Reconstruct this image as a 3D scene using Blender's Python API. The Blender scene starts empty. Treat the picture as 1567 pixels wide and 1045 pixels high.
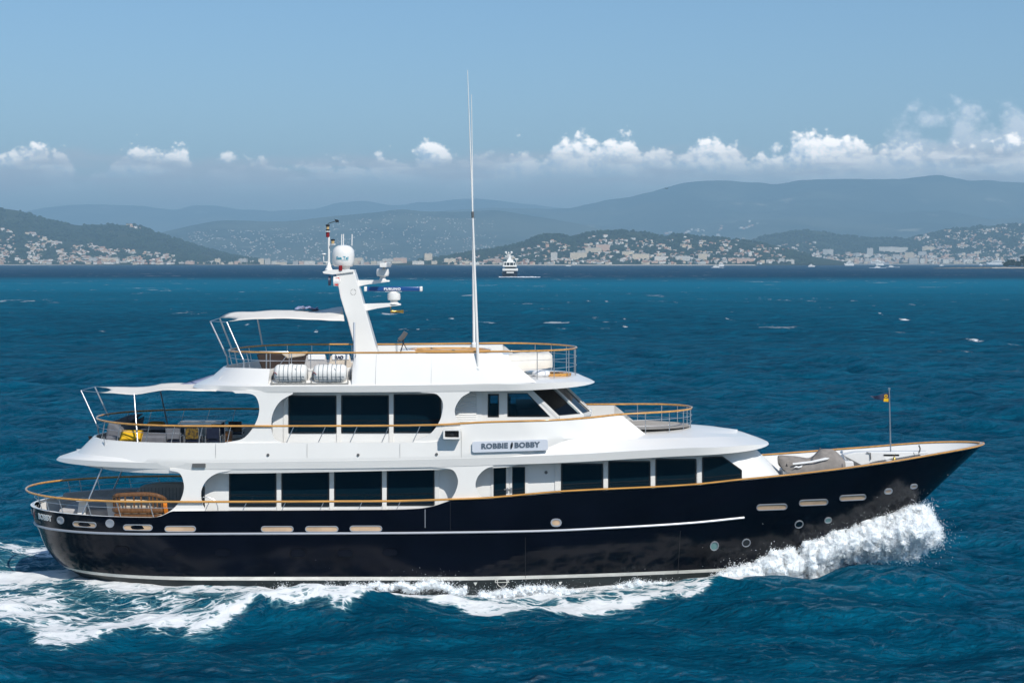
import bpy, bmesh, math, random
import numpy as np
from mathutils import Vector, Matrix, noise as mnoise

random.seed(7); RNG = np.random.default_rng(7)
SC = bpy.context.scene
COL = SC.collection
R = math.radians

# ------------------------------------------------------------------ camera
F, CX, HY = 2553.0, 783.5, 401.0        # focal length, centre column and horizon row, in photo pixels
CAMH, DC = 11.84, 63.6                  # camera height above the sea, distance to the yacht's centreline
cd = bpy.data.cameras.new('camera'); cam = bpy.data.objects.new('camera', cd); COL.objects.link(cam)
cam.location = (0, -DC, CAMH); cam.rotation_euler = (R(90), 0, 0)
cd.sensor_width = 36; cd.lens = F/1567*36; cd.shift_y = -(522.5-HY)/1567
cd.clip_start = 0.5; cd.clip_end = 120000
SC.camera = cam

# ------------------------------------------------------------------ light and exposure
SUN_EL, SUN_AZ = R(43), R(27)           # azimuth from straight behind the camera towards the bow
sd = Vector((math.sin(SUN_AZ)*math.cos(SUN_EL), -math.cos(SUN_AZ)*math.cos(SUN_EL), math.sin(SUN_EL)))
sl = bpy.data.lights.new('sun', 'SUN'); sun = bpy.data.objects.new('sun', sl); COL.objects.link(sun)
sl.energy = 4.2; sl.angle = R(0.5); sl.color = (1.0, 0.955, 0.88)
sun.location = (30, -60, 60); sun.rotation_euler = sd.to_track_quat('Z', 'Y').to_euler()
vs = SC.view_settings
vs.view_transform = 'Standard'; vs.look = 'None'; vs.exposure = 0.18; vs.gamma = 1.0
SC.cycles.use_denoising = True
SC.cycles.max_bounces = 6; SC.cycles.glossy_bounces = 3; SC.cycles.diffuse_bounces = 3
SC.cycles.transmission_bounces = 4; SC.cycles.transparent_max_bounces = 12
SC.cycles.caustics_reflective = False; SC.cycles.caustics_refractive = False

# ------------------------------------------------------------------ node helpers
class NT:
    def __init__(s, tree): s.t = tree
    def n(s, typ, ins=None, **kw):
        nd = s.t.nodes.new(typ)
        for k, v in kw.items(): setattr(nd, k, v)
        for k, v in (ins or {}).items():
            sk = nd.inputs[k]
            if isinstance(v, bpy.types.NodeSocket): s.t.links.new(v, sk)
            else: sk.default_value = v
        return nd
    def m(s, op, a, b=0.0, c=None, clamp=False):
        ins = {0: a, 1: b}
        if c is not None: ins[2] = c
        return s.n('ShaderNodeMath', ins, operation=op, use_clamp=clamp).outputs[0]
    def ss(s, x, lo, hi):
        return s.n('ShaderNodeMapRange', {'Value': x, 'From Min': lo, 'From Max': hi}, interpolation_type='SMOOTHSTEP').outputs[0]
    def mixc(s, f, a, b):
        nd = s.n('ShaderNodeMix', data_type='RGBA')
        for k, v in ((0, f), (6, a), (7, b)):
            if isinstance(v, bpy.types.NodeSocket): s.t.links.new(v, nd.inputs[k])
            else: nd.inputs[k].default_value = v
        return nd.outputs[2]
    def noise(s, vec, scale, detail=4, rough=.55, dist=0.0):
        ins = {'Scale': scale, 'Detail': detail, 'Roughness': rough, 'Distortion': dist}
        if vec is not None: ins['Vector'] = vec
        return s.n('ShaderNodeTexNoise', ins).outputs['Fac']
    def mapping(s, vec, loc=(0,0,0), scale=(1,1,1), rot=(0,0,0)):
        return s.n('ShaderNodeMapping', {'Vector': vec, 'Location': loc, 'Rotation': rot, 'Scale': scale}).outputs[0]
    def link(s, a, b): s.t.links.new(a, b)

# ------------------------------------------------------------------ sky: Nishita plus a row of cumulus low over the hills
wd = bpy.data.worlds.new('World'); SC.world = wd; wd.use_nodes = True
w = NT(wd.node_tree); wd.node_tree.nodes.clear()
sky = w.n('ShaderNodeTexSky', sky_type='NISHITA', sun_disc=False, sun_elevation=SUN_EL, sun_rotation=math.pi-SUN_AZ,
          air_density=1.0, dust_density=0.25, ozone_density=3.0)
skyc = w.n('ShaderNodeMix', {0: 1.0}, data_type='RGBA', blend_type='MULTIPLY'); w.link(sky.outputs[0], skyc.inputs[6]); w.link(w.mixc(w.ss(w.n('ShaderNodeSeparateXYZ', {0: w.n('ShaderNodeTexCoord').outputs['Generated']}).outputs[2], -.02, .16), (1.0,1.02,1.08,1), (.80,.95,1.03,1)), skyc.inputs[7])
bgs = w.n('ShaderNodeBackground', {'Color': skyc.outputs[2], 'Strength': 0.100})
tc = w.n('ShaderNodeTexCoord').outputs['Generated']
xyz = w.n('ShaderNodeSeparateXYZ', {0: tc})
ysafe = w.m('MAXIMUM', xyz.outputs[1], 0.02)
az = w.m('DIVIDE', xyz.outputs[0], ysafe)          # tangent of the compass bearing from north
el = w.m('DIVIDE', xyz.outputs[2], ysafe)          # tangent of the elevation
def cloud_f(da, de):
    a = w.m('ADD', az, da); e = w.m('ADD', el, de)
    v = w.n('ShaderNodeCombineXYZ', {0: a, 1: w.m('MULTIPLY', e, 1.25), 2: 0.37}).outputs[0]
    nbig = w.noise(v, 19.0, 10, .60, .12)
    vor = w.n('ShaderNodeTexVoronoi', {'Vector': w.mapping(v, scale=(1,1,1)), 'Scale': 70.0, 'Detail': 3.0, 'Roughness': .6}, feature='SMOOTH_F1').outputs['Distance']
    fc = w.n('ShaderNodeFloatCurve', {'Value': w.n('ShaderNodeMapRange', {'Value': a, 'From Min': -0.36, 'From Max': 0.36}).outputs[0]})
    return fc, e, nbig, vor
TOPS = [(-140,228),(0,224),(50,222),(105,226),(130,258),(160,252),(185,222),(235,212),(285,222),(300,254),(330,235),(370,235),(392,246),(405,236),(430,250),(460,250),
        (490,231),(530,226),(550,244),(580,220),(620,226),(655,214),(690,220),(715,238),(760,234),(800,216),(825,240),(850,205),(875,193),(900,203),(918,226),(940,200),(965,205),(985,240),
        (1020,232),(1060,224),(1100,206),(1128,210),(1150,232),(1190,212),(1240,198),(1290,204),(1340,212),(1390,208),(1430,226),(1460,215),(1500,214),(1540,206),(1567,214),(1700,216)]
def set_curve(fc, pts):
    c = fc.node.mapping.curves[0] if hasattr(fc, 'node') else fc.mapping.curves[0]
    P = [(((px-CX)/F+.36)/.72, (HY-py)/F/0.12) for px, py in pts]; P = [q for q in P if .005 < q[0] < .995]
    P = [(0.0, P[0][1])] + P + [(1.0, P[-1][1])]
    while len(c.points) < len(P): c.points.new(0.5, 0.5)
    for q, (x, y) in zip(c.points, P): q.location = (x, y); q.handle_type = 'AUTO'
    fc.mapping.update()
def cloud_layer(da, de, tops, amp, vamp, off):
    fc, e, nbig, vor = cloud_f(da, de); set_curve(fc, tops)
    top = w.m('MULTIPLY', fc.outputs[0], 0.12)
    d = w.m('DIVIDE', w.m('SUBTRACT', top, e), 0.0095)
    d = w.m('ADD', d, w.m('MULTIPLY', w.m('SUBTRACT', nbig, .5), amp))
    return w.m('ADD', w.m('SUBTRACT', d, w.m('MULTIPLY', vor, vamp)), off), e
f0, e0 = cloud_layer(0, 0, TOPS, 3.4, 2.2, 2.0)
f1, e1 = cloud_layer(0.0024, 0.0034, TOPS, 3.4, 2.2, 2.0)
low0 = w.noise(w.n('ShaderNodeCombineXYZ', {0: az, 1: w.m('MULTIPLY', el, 3.0), 2: 5.1}).outputs[0], 14.0, 5, .6)
lit = w.m('ADD', 0.45, w.m('MULTIPLY', w.m('SUBTRACT', f0, f1), 0.85), clamp=True)
under = w.ss(w.m('ADD', e0, w.m('MULTIPLY', w.m('SUBTRACT', low0, .5), .02)), 0.047, 0.064)                     # the flat grey undersides
lit = w.m('MULTIPLY', lit, w.m('ADD', .12, w.m('MULTIPLY', under, .88)))
ccol = w.mixc(lit, (0.33, 0.39, 0.47, 1), (1.06, 0.96, 0.86, 1))
low = w.noise(w.n('ShaderNodeCombineXYZ', {0: az, 1: w.m('MULTIPLY', el, 6.0), 2: 3.1}).outputs[0], 16.0, 5, .55)
alpha = w.m('MULTIPLY', w.ss(f0, 0.0, 0.8), w.ss(w.m('ADD', el, w.m('MULTIPLY', w.m('SUBTRACT', low0, .5), .03)), 0.036, 0.056))
alpha = w.m('MULTIPLY', alpha, w.m('ADD', .60, w.m('MULTIPLY', w.ss(e0, .050, .074), .38)))
bgc = w.n('ShaderNodeBackground', {'Color': ccol, 'Strength': 2.9})
mx = w.n('ShaderNodeMixShader', {0: alpha, 1: bgs.outputs[0], 2: bgc.outputs[0]})
# a taller, paler and hazier cloud bank behind on the right, and thin veils under the row
TOP2 = [(-140,330),(900,300),(1180,270),(1235,190),(1262,170),(1300,176),(1340,200),(1352,165),(1400,142),(1440,156),(1480,134),(1530,138),(1567,124),(1700,120)]
g0, _ = cloud_layer(0.9, 0, [(p-0, q) for p, q in TOP2], 6.0, 2.0, 0.6) if False else cloud_layer(0, 0, TOP2, 6.5, 3.0, 1.6)
a2 = w.m('MULTIPLY', w.ss(g0, 0.0, 2.0), 0.60)
a2 = w.m('MULTIPLY', a2, w.ss(el, .03, .07))
bg2 = w.n('ShaderNodeBackground', {'Color': (0.80, 0.78, 0.80, 1), 'Strength': 2.0})
m2 = w.n('ShaderNodeMixShader', {0: a2, 1: bgs.outputs[0], 2: bg2.outputs[0]})
w.link(m2.outputs[0], mx.inputs[1])
elw = w.m('ADD', el, w.m('MULTIPLY', w.m('SUBTRACT', low0, .5), .035))
veil = w.m('MULTIPLY', w.m('ADD', .35, w.m('MULTIPLY', w.ss(low, .40, .62), .65)), w.m('MULTIPLY', w.ss(el, .004, .040), w.m('SUBTRACT', 1.0, w.ss(elw, .056, .070))))
bg3 = w.n('ShaderNodeBackground', {'Color': (0.80, 0.79, 0.82, 1), 'Strength': 1.0})
m3 = w.n('ShaderNodeMixShader', {0: w.m('MULTIPLY', veil, .90), 1: mx.outputs[0], 2: bg3.outputs[0]})
wo = w.n('ShaderNodeOutputWorld', {'Surface': m3.outputs[0]})

# ------------------------------------------------------------------ materials
MATS = {}
def mat(name, color, rough=.5, metal=0.0, spec=.5, coat=0.0, var=0.0, vscale=3.0, bump=0.0, bscale=20.0, trans=0.0, c2=None, stretch=(1,1,1)):
    m = bpy.data.materials.new(name); m.use_nodes = True
    t = NT(m.node_tree); m.node_tree.nodes.clear()
    col = tuple(color)+(1,)
    p = t.n('ShaderNodeBsdfPrincipled', {'Base Color': col, 'Roughness': rough, 'Metallic': metal, 'Specular IOR Level': spec, 'Coat Weight': coat, 'Coat Roughness': .06})
    co = t.n('ShaderNodeTexCoord').outputs['Object']
    co = t.mapping(co, scale=stretch)
    if var or c2:
        nz = t.noise(co, vscale, 5, .6)
        f = t.ss(nz, .35, .65)
        a = tuple(c*(1-var) for c in color)+(1,) if c2 is None else tuple(c2)+(1,)
        t.link(t.mixc(f, col, a), p.inputs['Base Color'])
    if bump:
        b = t.n('ShaderNodeBump', {'Height': t.noise(co, bscale, 4), 'Strength': bump, 'Distance': .02})
        t.link(b.outputs[0], p.inputs['Normal'])
    out = p.outputs[0]
    if trans:
        tr = t.n('ShaderNodeBsdfTranslucent', {'Color': col})
        out = t.n('ShaderNodeMixShader', {0: trans, 1: out, 2: tr.outputs[0]}).outputs[0]
    t.n('ShaderNodeOutputMaterial', {'Surface': out})
    MATS[name] = m
    return m
mat('white_paint', (.80,.785,.755), .28, coat=.25, var=.03, vscale=.6, bump=.012, bscale=.9)
mat('shade_white', (.80,.80,.785), .4, var=.03, vscale=.8)
mat('navy_paint', (.0026,.0036,.0085), .13, spec=.26, coat=.0, var=.35, vscale=.7, bump=.03, bscale=.7)
mat('navy_glass', (.004,.0055,.011), .25, spec=.15)
mat('antifoul', (.012,.02,.022), .45, var=.5, vscale=2.2, stretch=(.4,1,3))
mat('boot_white', (.78,.76,.70), .45, var=.22, vscale=2.5, stretch=(.5,1,2))
mat('steel', (.55,.56,.58), .34, metal=.85)
mat('silver', (.42,.44,.48), .42, metal=.45)
mat('teak_varnish', (.66,.335,.085), .25, coat=.6, var=.35, vscale=3, stretch=(.3,6,6))
mat('teak_deck', (.30,.20,.12), .65, var=.3, vscale=3, stretch=(.2,8,1))
mat('grey_deck', (.42,.38,.33), .8, var=.2, vscale=3)
mat('teak_chair', (.20,.092,.036), .35, coat=.3, var=.4, vscale=4, stretch=(4,4,.6))
mat('slot_tan', (.62,.43,.28), .4, var=.2, vscale=2)
mat('black_rubber', (.008,.009,.011), .35)
mat('black', (.012,.012,.014), .5)
mat('canvas', (.87,.825,.76), .8, spec=.2, trans=.12, var=.06, vscale=2, bump=.25, bscale=2.2)
mat('canvas_cover', (.74,.70,.63), .8, spec=.2, var=.08, vscale=3, bump=.5, bscale=3)
mat('grey_fabric', (.15,.155,.175), .9, spec=.2, var=.15, vscale=5, bump=.3, bscale=12)
mat('lightgrey_fabric', (.46,.44,.43), .9, spec=.2, var=.12, vscale=5, bump=.3, bscale=12)
mat('yellow_fabric', (.75,.43,.02), .85, spec=.2, var=.1, vscale=6, bump=.3, bscale=10)
mat('mustard_fabric', (.38,.20,.02), .85, spec=.2, var=.1, vscale=6)
mat('mustard_dark', (.20,.125,.02), .85, spec=.2, c2=(.015,.016,.02), vscale=9)
mat('navy_fabric', (.012,.018,.04), .85, spec=.2, var=.2, vscale=6)
mat('wicker', (.035,.018,.012), .7, var=.5, vscale=40, bump=.6, bscale=60)
mat('cream_fabric', (.62,.53,.43), .85, spec=.2, var=.08, vscale=5)
mat('orange_cloth', (.65,.20,.02), .8, spec=.2, var=.2, vscale=9)
mat('raft_white', (.78,.77,.74), .4, var=.05, vscale=3)
mat('raft_grey', (.27,.265,.25), .7, var=.1, vscale=3)
mat('strap', (.16,.20,.24), .7)
mat('cover_grey', (.27,.245,.225), .8, spec=.25, var=.2, vscale=5, bump=.5, bscale=6)
mat('cover_dark', (.12,.115,.12), .8, spec=.25, var=.2, vscale=5, bump=.5, bscale=6)
mat('print_white', (.82,.82,.82), .6)
mat('print_navy', (.02,.03,.07), .5)
mat('print_grey', (.10,.13,.17), .4)
mat('print_blue', (.02,.10,.25), .5)
mat('seatel_blue', (.03,.30,.42), .5)
mat('print_red', (.45,.03,.03), .5)
mat('print_orange', (.65,.25,.02), .5)
mat('radar_blue', (.008,.07,.24), .3, coat=.3)
mat('lamp_red', (.22,.008,.010), .25)
mat('red_fabric', (.55,.04,.04), .8)
mat('lamp_amber', (.55,.38,.18), .2)
mat('brass', (.55,.36,.10), .3, metal=.9, var=.3, vscale=6)
mat('plaque', (.60,.63,.69), .45, coat=.1, bump=.03, bscale=60)
mat('pane_green', (.16,.33,.32), .25, coat=.4)
mat('gunmetal', (.17,.165,.16), .4, metal=.5)
mat('pale_cloth', (.34,.38,.55), .85, trans=.2)
mat('crane_white', (.72,.715,.70), .4, var=.04)
mat('cable', (.03,.03,.035), .6)
def glass_dark(name, col, rough=.02):
    m = bpy.data.materials.new(name); m.use_nodes = True
    t = NT(m.node_tree); m.node_tree.nodes.clear()
    co = t.n('ShaderNodeTexCoord').outputs['Object']
    b = t.n('ShaderNodeBump', {'Height': t.noise(co, 1.6, 3), 'Strength': .07, 'Distance': .05})
    p = t.n('ShaderNodeBsdfPrincipled', {'Base Color': col+(1,), 'Roughness': rough, 'Specular IOR Level': .40, 'IOR': 1.5, 'Normal': b.outputs[0]})
    t.n('ShaderNodeOutputMaterial', {'Surface': p.outputs[0]}); MATS[name] = m
glass_dark('tinted_glass', (.0025,.011,.019))
def glass_clear(name, tint):
    m = bpy.data.materials.new(name); m.use_nodes = True
    t = NT(m.node_tree); m.node_tree.nodes.clear()
    tr = t.n('ShaderNodeBsdfTransparent', {'Color': tint+(1,)})
    gl = t.n('ShaderNodeBsdfGlossy', {'Color': (1,1,1,1), 'Roughness': .02})
    fr = t.n('ShaderNodeFresnel', {'IOR': 1.5})
    mxs = t.n('ShaderNodeMixShader', {0: fr.outputs[0], 1: tr.outputs[0], 2: gl.outputs[0]})
    t.n('ShaderNodeOutputMaterial', {'Surface': mxs.outputs[0]}); MATS[name] = m
glass_clear('wheelhouse_glass', (.66,.77,.81))

# ------------------------------------------------------------------ mesh helpers
def W(px, py, Y):
    """a photo pixel seen at depth plane Y -> metres in the boat's own space"""
    D = DC+Y
    return Vector(((px-CX)*D/F, Y, CAMH-(py-HY)*D/F))
def WX(px, Y): return (px-CX)*(DC+Y)/F
def WZ(py, Y): return CAMH-(py-HY)*(DC+Y)/F
class Curve1:
    """monotone cubic through a table"""
    def __init__(s, pts):
        s.x = np.array([p[0] for p in pts], float); s.y = np.array([p[1] for p in pts], float)
        h = np.diff(s.x); d = np.diff(s.y)/h; m = np.zeros(len(s.x))
        m[0] = d[0]; m[-1] = d[-1]
        for i in range(1, len(m)-1):
            m[i] = 0 if d[i-1]*d[i] <= 0 else 2*d[i-1]*d[i]/(d[i-1]+d[i])
        s.m = m
    def __call__(s, X):
        X = np.clip(np.asarray(X, float), s.x[0], s.x[-1])
        i = np.clip(np.searchsorted(s.x, X)-1, 0, len(s.x)-2)
        h = s.x[i+1]-s.x[i]; t = (X-s.x[i])/h
        return ((2*t**3-3*t**2+1)*s.y[i]+(t**3-2*t**2+t)*h*s.m[i]+(-2*t**3+3*t**2)*s.y[i+1]+(t**3-t**2)*h*s.m[i+1])
def catmull(P, n=6, closed=False):
    P = [Vector(p) for p in P]; out = []; N = len(P)
    rng = N if closed else N-1
    for i in range(rng):
        a, b, c, d = ((P[(i-1) % N], P[i], P[(i+1) % N], P[(i+2) % N]) if closed else (P[max(i-1,0)], P[i], P[i+1], P[min(i+2,N-1)]))
        for k in range(n):
            t = k/n
            out.append(.5*((2*b)+(c-a)*t+(2*a-5*b+4*c-d)*t*t+(3*b-a-3*c+d)*t**3))
    if not closed: out.append(P[-1])
    return out
class MB:
    def __init__(s): s.v = []; s.f = []; s.mi = []; s.cur = 0
    def add(s, vs, fs):
        o = len(s.v); s.v += [tuple(v) for v in vs]
        for f in fs: s.f.append([i+o for i in f]); s.mi.append(s.cur)
        return s
    def m(s, i): s.cur = i; return s
    def box(s, c, d, rot=None, taper=1.0):
        x, y, z = d[0]/2, d[1]/2, d[2]/2
        P = [Vector((a*x*(taper if e > 0 else 1), b*y*(taper if e > 0 else 1), e*z)) for e in (-1,1) for b in (-1,1) for a in (-1,1)]
        if rot is not None: P = [rot @ p for p in P]
        P = [p+Vector(c) for p in P]
        return s.add(P, [(0,2,3,1),(4,5,7,6),(0,1,5,4),(2,6,7,3),(0,4,6,2),(1,3,7,5)])
    def beam(s, a, b, w, h, up=(0,0,1)):
        a, b = Vector(a), Vector(b); d = (b-a); L = d.length; d.normalize()
        u = Vector(up); sd_ = d.cross(u)
        if sd_.length < 1e-4: sd_ = d.cross(Vector((0,1,0)))
        sd_.normalize(); u = sd_.cross(d)
        P = [p+sd_*i*w/2+u*j*h/2 for p in (a, b) for i, j in ((-1,-1),(1,-1),(1,1),(-1,1))]
        return s.add(P, [(0,1,2,3),(7,6,5,4),(0,4,5,1),(1,5,6,2),(2,6,7,3),(3,7,4,0)])
    def tube(s, P, r, n=8, closed=False, r2=None, flat=1.0):
        P = [Vector(p) for p in P]; N = len(P); base = len(s.v); up0 = None
        for i, p in enumerate(P):
            if closed: d = P[(i+1) % N]-P[i-1]
            else: d = P[min(i+1,N-1)]-P[max(i-1,0)]
            d = d.normalized() if d.length > 1e-9 else Vector((1,0,0))
            u = Vector((0,0,1)) if abs(d.z) < .95 else Vector((1,0,0))
            a = d.cross(u).normalized(); b = a.cross(d).normalized()
            rr = r if r2 is None else r+(r2-r)*i/(N-1)
            for k in range(n):
                t = 2*math.pi*k/n
                s.v.append(tuple(p+a*math.cos(t)*rr+b*math.sin(t)*rr*flat))
        for i in range(N if closed else N-1):
            for k in range(n):
                j = (i+1) % N
                s.f.append([base+i*n+k, base+i*n+(k+1) % n, base+j*n+(k+1) % n, base+j*n+k]); s.mi.append(s.cur)
        if not closed:
            s.f.append([base+k for k in range(n)][::-1]); s.mi.append(s.cur)
            s.f.append([base+(N-1)*n+k for k in range(n)]); s.mi.append(s.cur)
        return s
    def lathe(s, prof, c=(0,0,0), n=20, axis='Z', rot=None, sy=1.0):
        base = len(s.v); c = Vector(c)
        for r, h in prof:
            for k in range(n):
                t = 2*math.pi*k/n
                p = Vector((r*math.cos(t), r*math.sin(t)*sy, h))
                if axis == 'X': p = Vector((p.z, p.x, p.y))
                elif axis == 'Y': p = Vector((p.x, p.z, p.y))
                if rot is not None: p = rot @ p
                s.v.append(tuple(p+c))
        for i in range(len(prof)-1):
            for k in range(n):
                s.f.append([base+i*n+k, base+i*n+(k+1) % n, base+(i+1)*n+(k+1) % n, base+(i+1)*n+k]); s.mi.append(s.cur)
        s.f.append([base+k for k in range(n)][::-1]); s.mi.append(s.cur)
        s.f.append([base+(len(prof)-1)*n+k for k in range(n)]); s.mi.append(s.cur)
        return s
    def grid(s, rows, flip=False):
        n = len(rows[0]); base = len(s.v)
        for r in rows: s.v += [tuple(p) for p in r]
        for i in range(len(rows)-1):
            for k in range(n-1):
                q = [base+i*n+k, base+i*n+k+1, base+(i+1)*n+k+1, base+(i+1)*n+k]
                s.f.append(q[::-1] if flip else q); s.mi.append(s.cur)
        return s
    def prism(s, poly, vec):
        """a closed outline (3-D points, near side) extruded along vec"""
        P = [Vector(p) for p in poly]; v = Vector(vec); n = len(P); base = len(s.v)
        s.v += [tuple(p) for p in P]+[tuple(p+v) for p in P]
        s.f.append([base+i for i in range(n)]); s.mi.append(s.cur)
        s.f.append([base+n+i for i in range(n)][::-1]); s.mi.append(s.cur)
        for i in range(n):
            j = (i+1) % n
            s.f.append([base+i, base+n+i, base+n+j, base+j]); s.mi.append(s.cur)
        return s
    def ring(s, outer, inner, vec):
        """frame between two outlines with the same point count, extruded along vec"""
        O = [Vector(p) for p in outer]; I = [Vector(p) for p in inner]; v = Vector(vec); n = len(O); b = len(s.v)
        s.v += [tuple(p) for p in O]+[tuple(p) for p in I]+[tuple(p+v) for p in O]+[tuple(p+v) for p in I]
        for i in range(n):
            j = (i+1) % n
            for q in ((b+i, b+j, b+n+j, b+n+i), (b+2*n+j, b+2*n+i, b+3*n+i, b+3*n+j), (b+j, b+i, b+2*n+i, b+2*n+j), (b+n+i, b+n+j, b+3*n+j, b+3*n+i)):
                s.f.append(list(q)); s.mi.append(s.cur)
        return s
    def mirror(s):
        """add the far-side twin of everything so far"""
        n = len(s.v); fs = list(s.f); ms = list(s.mi)
        s.v += [(x, -y, z) for x, y, z in s.v]
        for f, m_ in zip(fs, ms): s.f.append([i+n for i in f][::-1]); s.mi.append(m_)
        return s
    def islands(s):
        p = list(range(len(s.v)))
        def find(a):
            while p[a] != a: p[a] = p[p[a]]; a = p[a]
            return a
        for f in s.f:
            r0 = find(f[0])
            for i in f[1:]: p[find(i)] = r0
        out = {}
        for f, m_ in zip(s.f, s.mi):
            mb = out.setdefault(find(f[0]), (MB(), {})); mp = mb[1]
            for i in f:
                if i not in mp: mp[i] = len(mb[0].v); mb[0].v.append(s.v[i])
            mb[0].f.append([mp[i] for i in f]); mb[0].mi.append(m_)
        return [a for a, _ in out.values()]
    def build_each(s, name, mats, parent=None, **kw):
        return [m_.build(name, mats, parent, **kw) for m_ in s.islands()]
    def build(s, name, mats, parent=None, origin=(0,0,0), smooth=35, bevel=0.0, loc=None, recalc=True, subsurf=0):
        me = bpy.data.meshes.new(name)
        o = Vector(origin)
        me.from_pydata([tuple(Vector(p)-o) for p in s.v], [], s.f)
        if isinstance(mats, str): mats = [mats]
        for k in mats: me.materials.append(MATS[k])
        me.polygons.foreach_set('material_index', s.mi)
        if recalc:
            bm = bmesh.new(); bm.from_mesh(me); bmesh.ops.recalc_face_normals(bm, faces=bm.faces); bm.to_mesh(me); bm.free()
        me.polygons.foreach_set('use_smooth', [smooth > 0]*len(me.polygons))
        if smooth: me.set_sharp_from_angle(angle=R(smooth))
        me.update()
        ob = bpy.data.objects.new(name, me); COL.objects.link(ob)
        if parent is not None: ob.parent = parent
        else: ob.location = o if loc is None else loc
        if bevel:
            b = ob.modifiers.new('bevel', 'BEVEL'); b.width = bevel; b.segments = 2; b.limit_method = 'ANGLE'; b.angle_limit = R(40)
        if subsurf:
            b = ob.modifiers.new('subsurf', 'SUBSURF'); b.levels = subsurf; b.render_levels = subsurf
        return ob
def tag(o, label=None, cat=None, group=None, kind=None):
    if label: o['label'] = label
    if cat: o['category'] = cat
    if group: o['group'] = group
    if kind: o['kind'] = kind
    return o
def thing(name, label, cat, loc=(0,0,0), group=None):
    o = bpy.data.objects.new(name, None); COL.objects.link(o); o.location = loc; o.empty_display_size = .3
    return tag(o, label, cat, group)
def copy_tree(o, parent=None):
    c = o.copy(); COL.objects.link(c)
    if parent is not None: c.parent = parent
    for ch in list(o.children): copy_tree(ch, c)
    return c
def text_mesh(s, size, bold=0.0, extrude=.006, spacing=1.0):
    cu = bpy.data.curves.new('lettering', 'FONT'); cu.body = s; cu.size = size; cu.offset = bold; cu.extrude = extrude; cu.space_character = spacing
    cu.align_x = 'CENTER'; cu.align_y = 'CENTER'; cu.resolution_u = 3
    ob = bpy.data.objects.new('lettering', cu); COL.objects.link(ob)
    dg = bpy.context.evaluated_depsgraph_get(); me = bpy.data.meshes.new_from_object(ob.evaluated_get(dg))
    V = [v.co.copy() for v in me.vertices]; Fc = [list(p.vertices) for p in me.polygons]
    bpy.data.objects.remove(ob); bpy.data.curves.remove(cu); bpy.data.meshes.remove(me)
    return V, Fc
def add_text(mb, s, size, pos, xdir=(1,0,0), ydir=(0,0,1), bold=0.0, extrude=.006, spacing=1.0, xscale=1.0, fn=None):
    V, Fc = text_mesh(s, size, bold, extrude, spacing)
    x, y = Vector(xdir), Vector(ydir); n = x.cross(y)
    P = [fn(v) for v in V] if fn else [Vector(pos)+x*v.x*xscale+y*v.y+n*v.z for v in V]
    mb.add(P, Fc)
# =================================================================== THE SETTING
def G(px, D, z=0.0): return Vector(((px-CX)*D/F, D-DC, z))        # bearing of a photo column at distance D from the camera
def np_mesh(name, V, Fq, mats, mi=None, smooth=False):
    me = bpy.data.meshes.new(name)
    V = np.asarray(V, np.float32); Fq = np.asarray(Fq, np.int32); n = Fq.shape[1]
    me.vertices.add(len(V)); me.vertices.foreach_set('co', V.ravel())
    me.loops.add(Fq.size); me.loops.foreach_set('vertex_index', Fq.ravel())
    me.polygons.add(len(Fq)); me.polygons.foreach_set('loop_start', np.arange(0, Fq.size, n, dtype=np.int32))
    for k in mats: me.materials.append(MATS[k] if isinstance(k, str) else k)
    if mi is not None: me.polygons.foreach_set('material_index', np.asarray(mi, np.int32))
    me.polygons.foreach_set('use_smooth', np.full(len(Fq), smooth))
    me.update(calc_edges=True)
    ob = bpy.data.objects.new(name, me); COL.objects.link(ob)
    return ob

# ---- hull waterline, needed for the wake (same form as the yacht below)
def wl(X):
    X = np.asarray(X, float)
    a = np.sqrt(np.clip(1-np.clip(1-(X+16.3)/6.5, 0, 1)**2.1, 0, 1))
    f = np.clip(1-np.clip(1-(12.2-X)/15, 0, 1)**1.35, 0, 1)**(1/1.25)
    return 3.5*a*f*(X > -16.3)*(X < 12.2)
# ---- the sea
def sea_pt(px, py): D = F*CAMH/(py-HY); return ((px-CX)*D/F, D-DC)
EDGE = [sea_pt(*p) for p in ((-60,935),(0,952),(19,962),(57,975),(99,980),(153,968),(204,958),(236,967),(274,970),(319,962),(373,947),(447,944),(500,946),(526,948),(557,939),(584,928),(645,924),(699,928),(737,935),(814,937),(879,929),(936,923),(1000,918),(1048,917),(1100,903),(1160,897),(1222,895),(1290,880),(1400,862))]
EDGE = sorted(EDGE); EX = np.array([p[0] for p in EDGE]); EY = np.array([p[1] for p in EDGE])
th_d = np.arctan((np.arange(-120, 1691, 2.0)-CX)/F)
th = np.concatenate([np.linspace(-np.pi, th_d[0]-.12, 26), np.linspace(th_d[0]-.11, th_d[0]-.004, 26), th_d, np.linspace(th_d[-1]+.004, th_d[-1]+.11, 26), np.linspace(th_d[-1]+.12, np.pi, 26)])
yr = np.concatenate([np.arange(690, 250, -.8), np.arange(250, 30, -.42), np.arange(30, 1.9, -.6)]); rr = np.concatenate([np.geomspace(1.0, 42.0, 24), F*CAMH/yr[yr > 0], [20000.0]])
Rg, Tg = np.meshgrid(rr, th, indexing='ij')
sx = Rg*np.sin(Tg); sy = -DC+Rg*np.cos(Tg)
dr = np.gradient(rr)[:, None]*np.ones_like(Tg); dt = Rg*np.gradient(th)[None, :]
wrng = np.random.default_rng(21)
dz = np.zeros_like(sx); dxx = np.zeros_like(sx); dyy = np.zeros_like(sx)
NW = 84
lam = np.geomspace(.42, 14.0, NW)*wrng.uniform(.93, 1.07, NW)
cT, sT = np.cos(Tg), np.sin(Tg)
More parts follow.
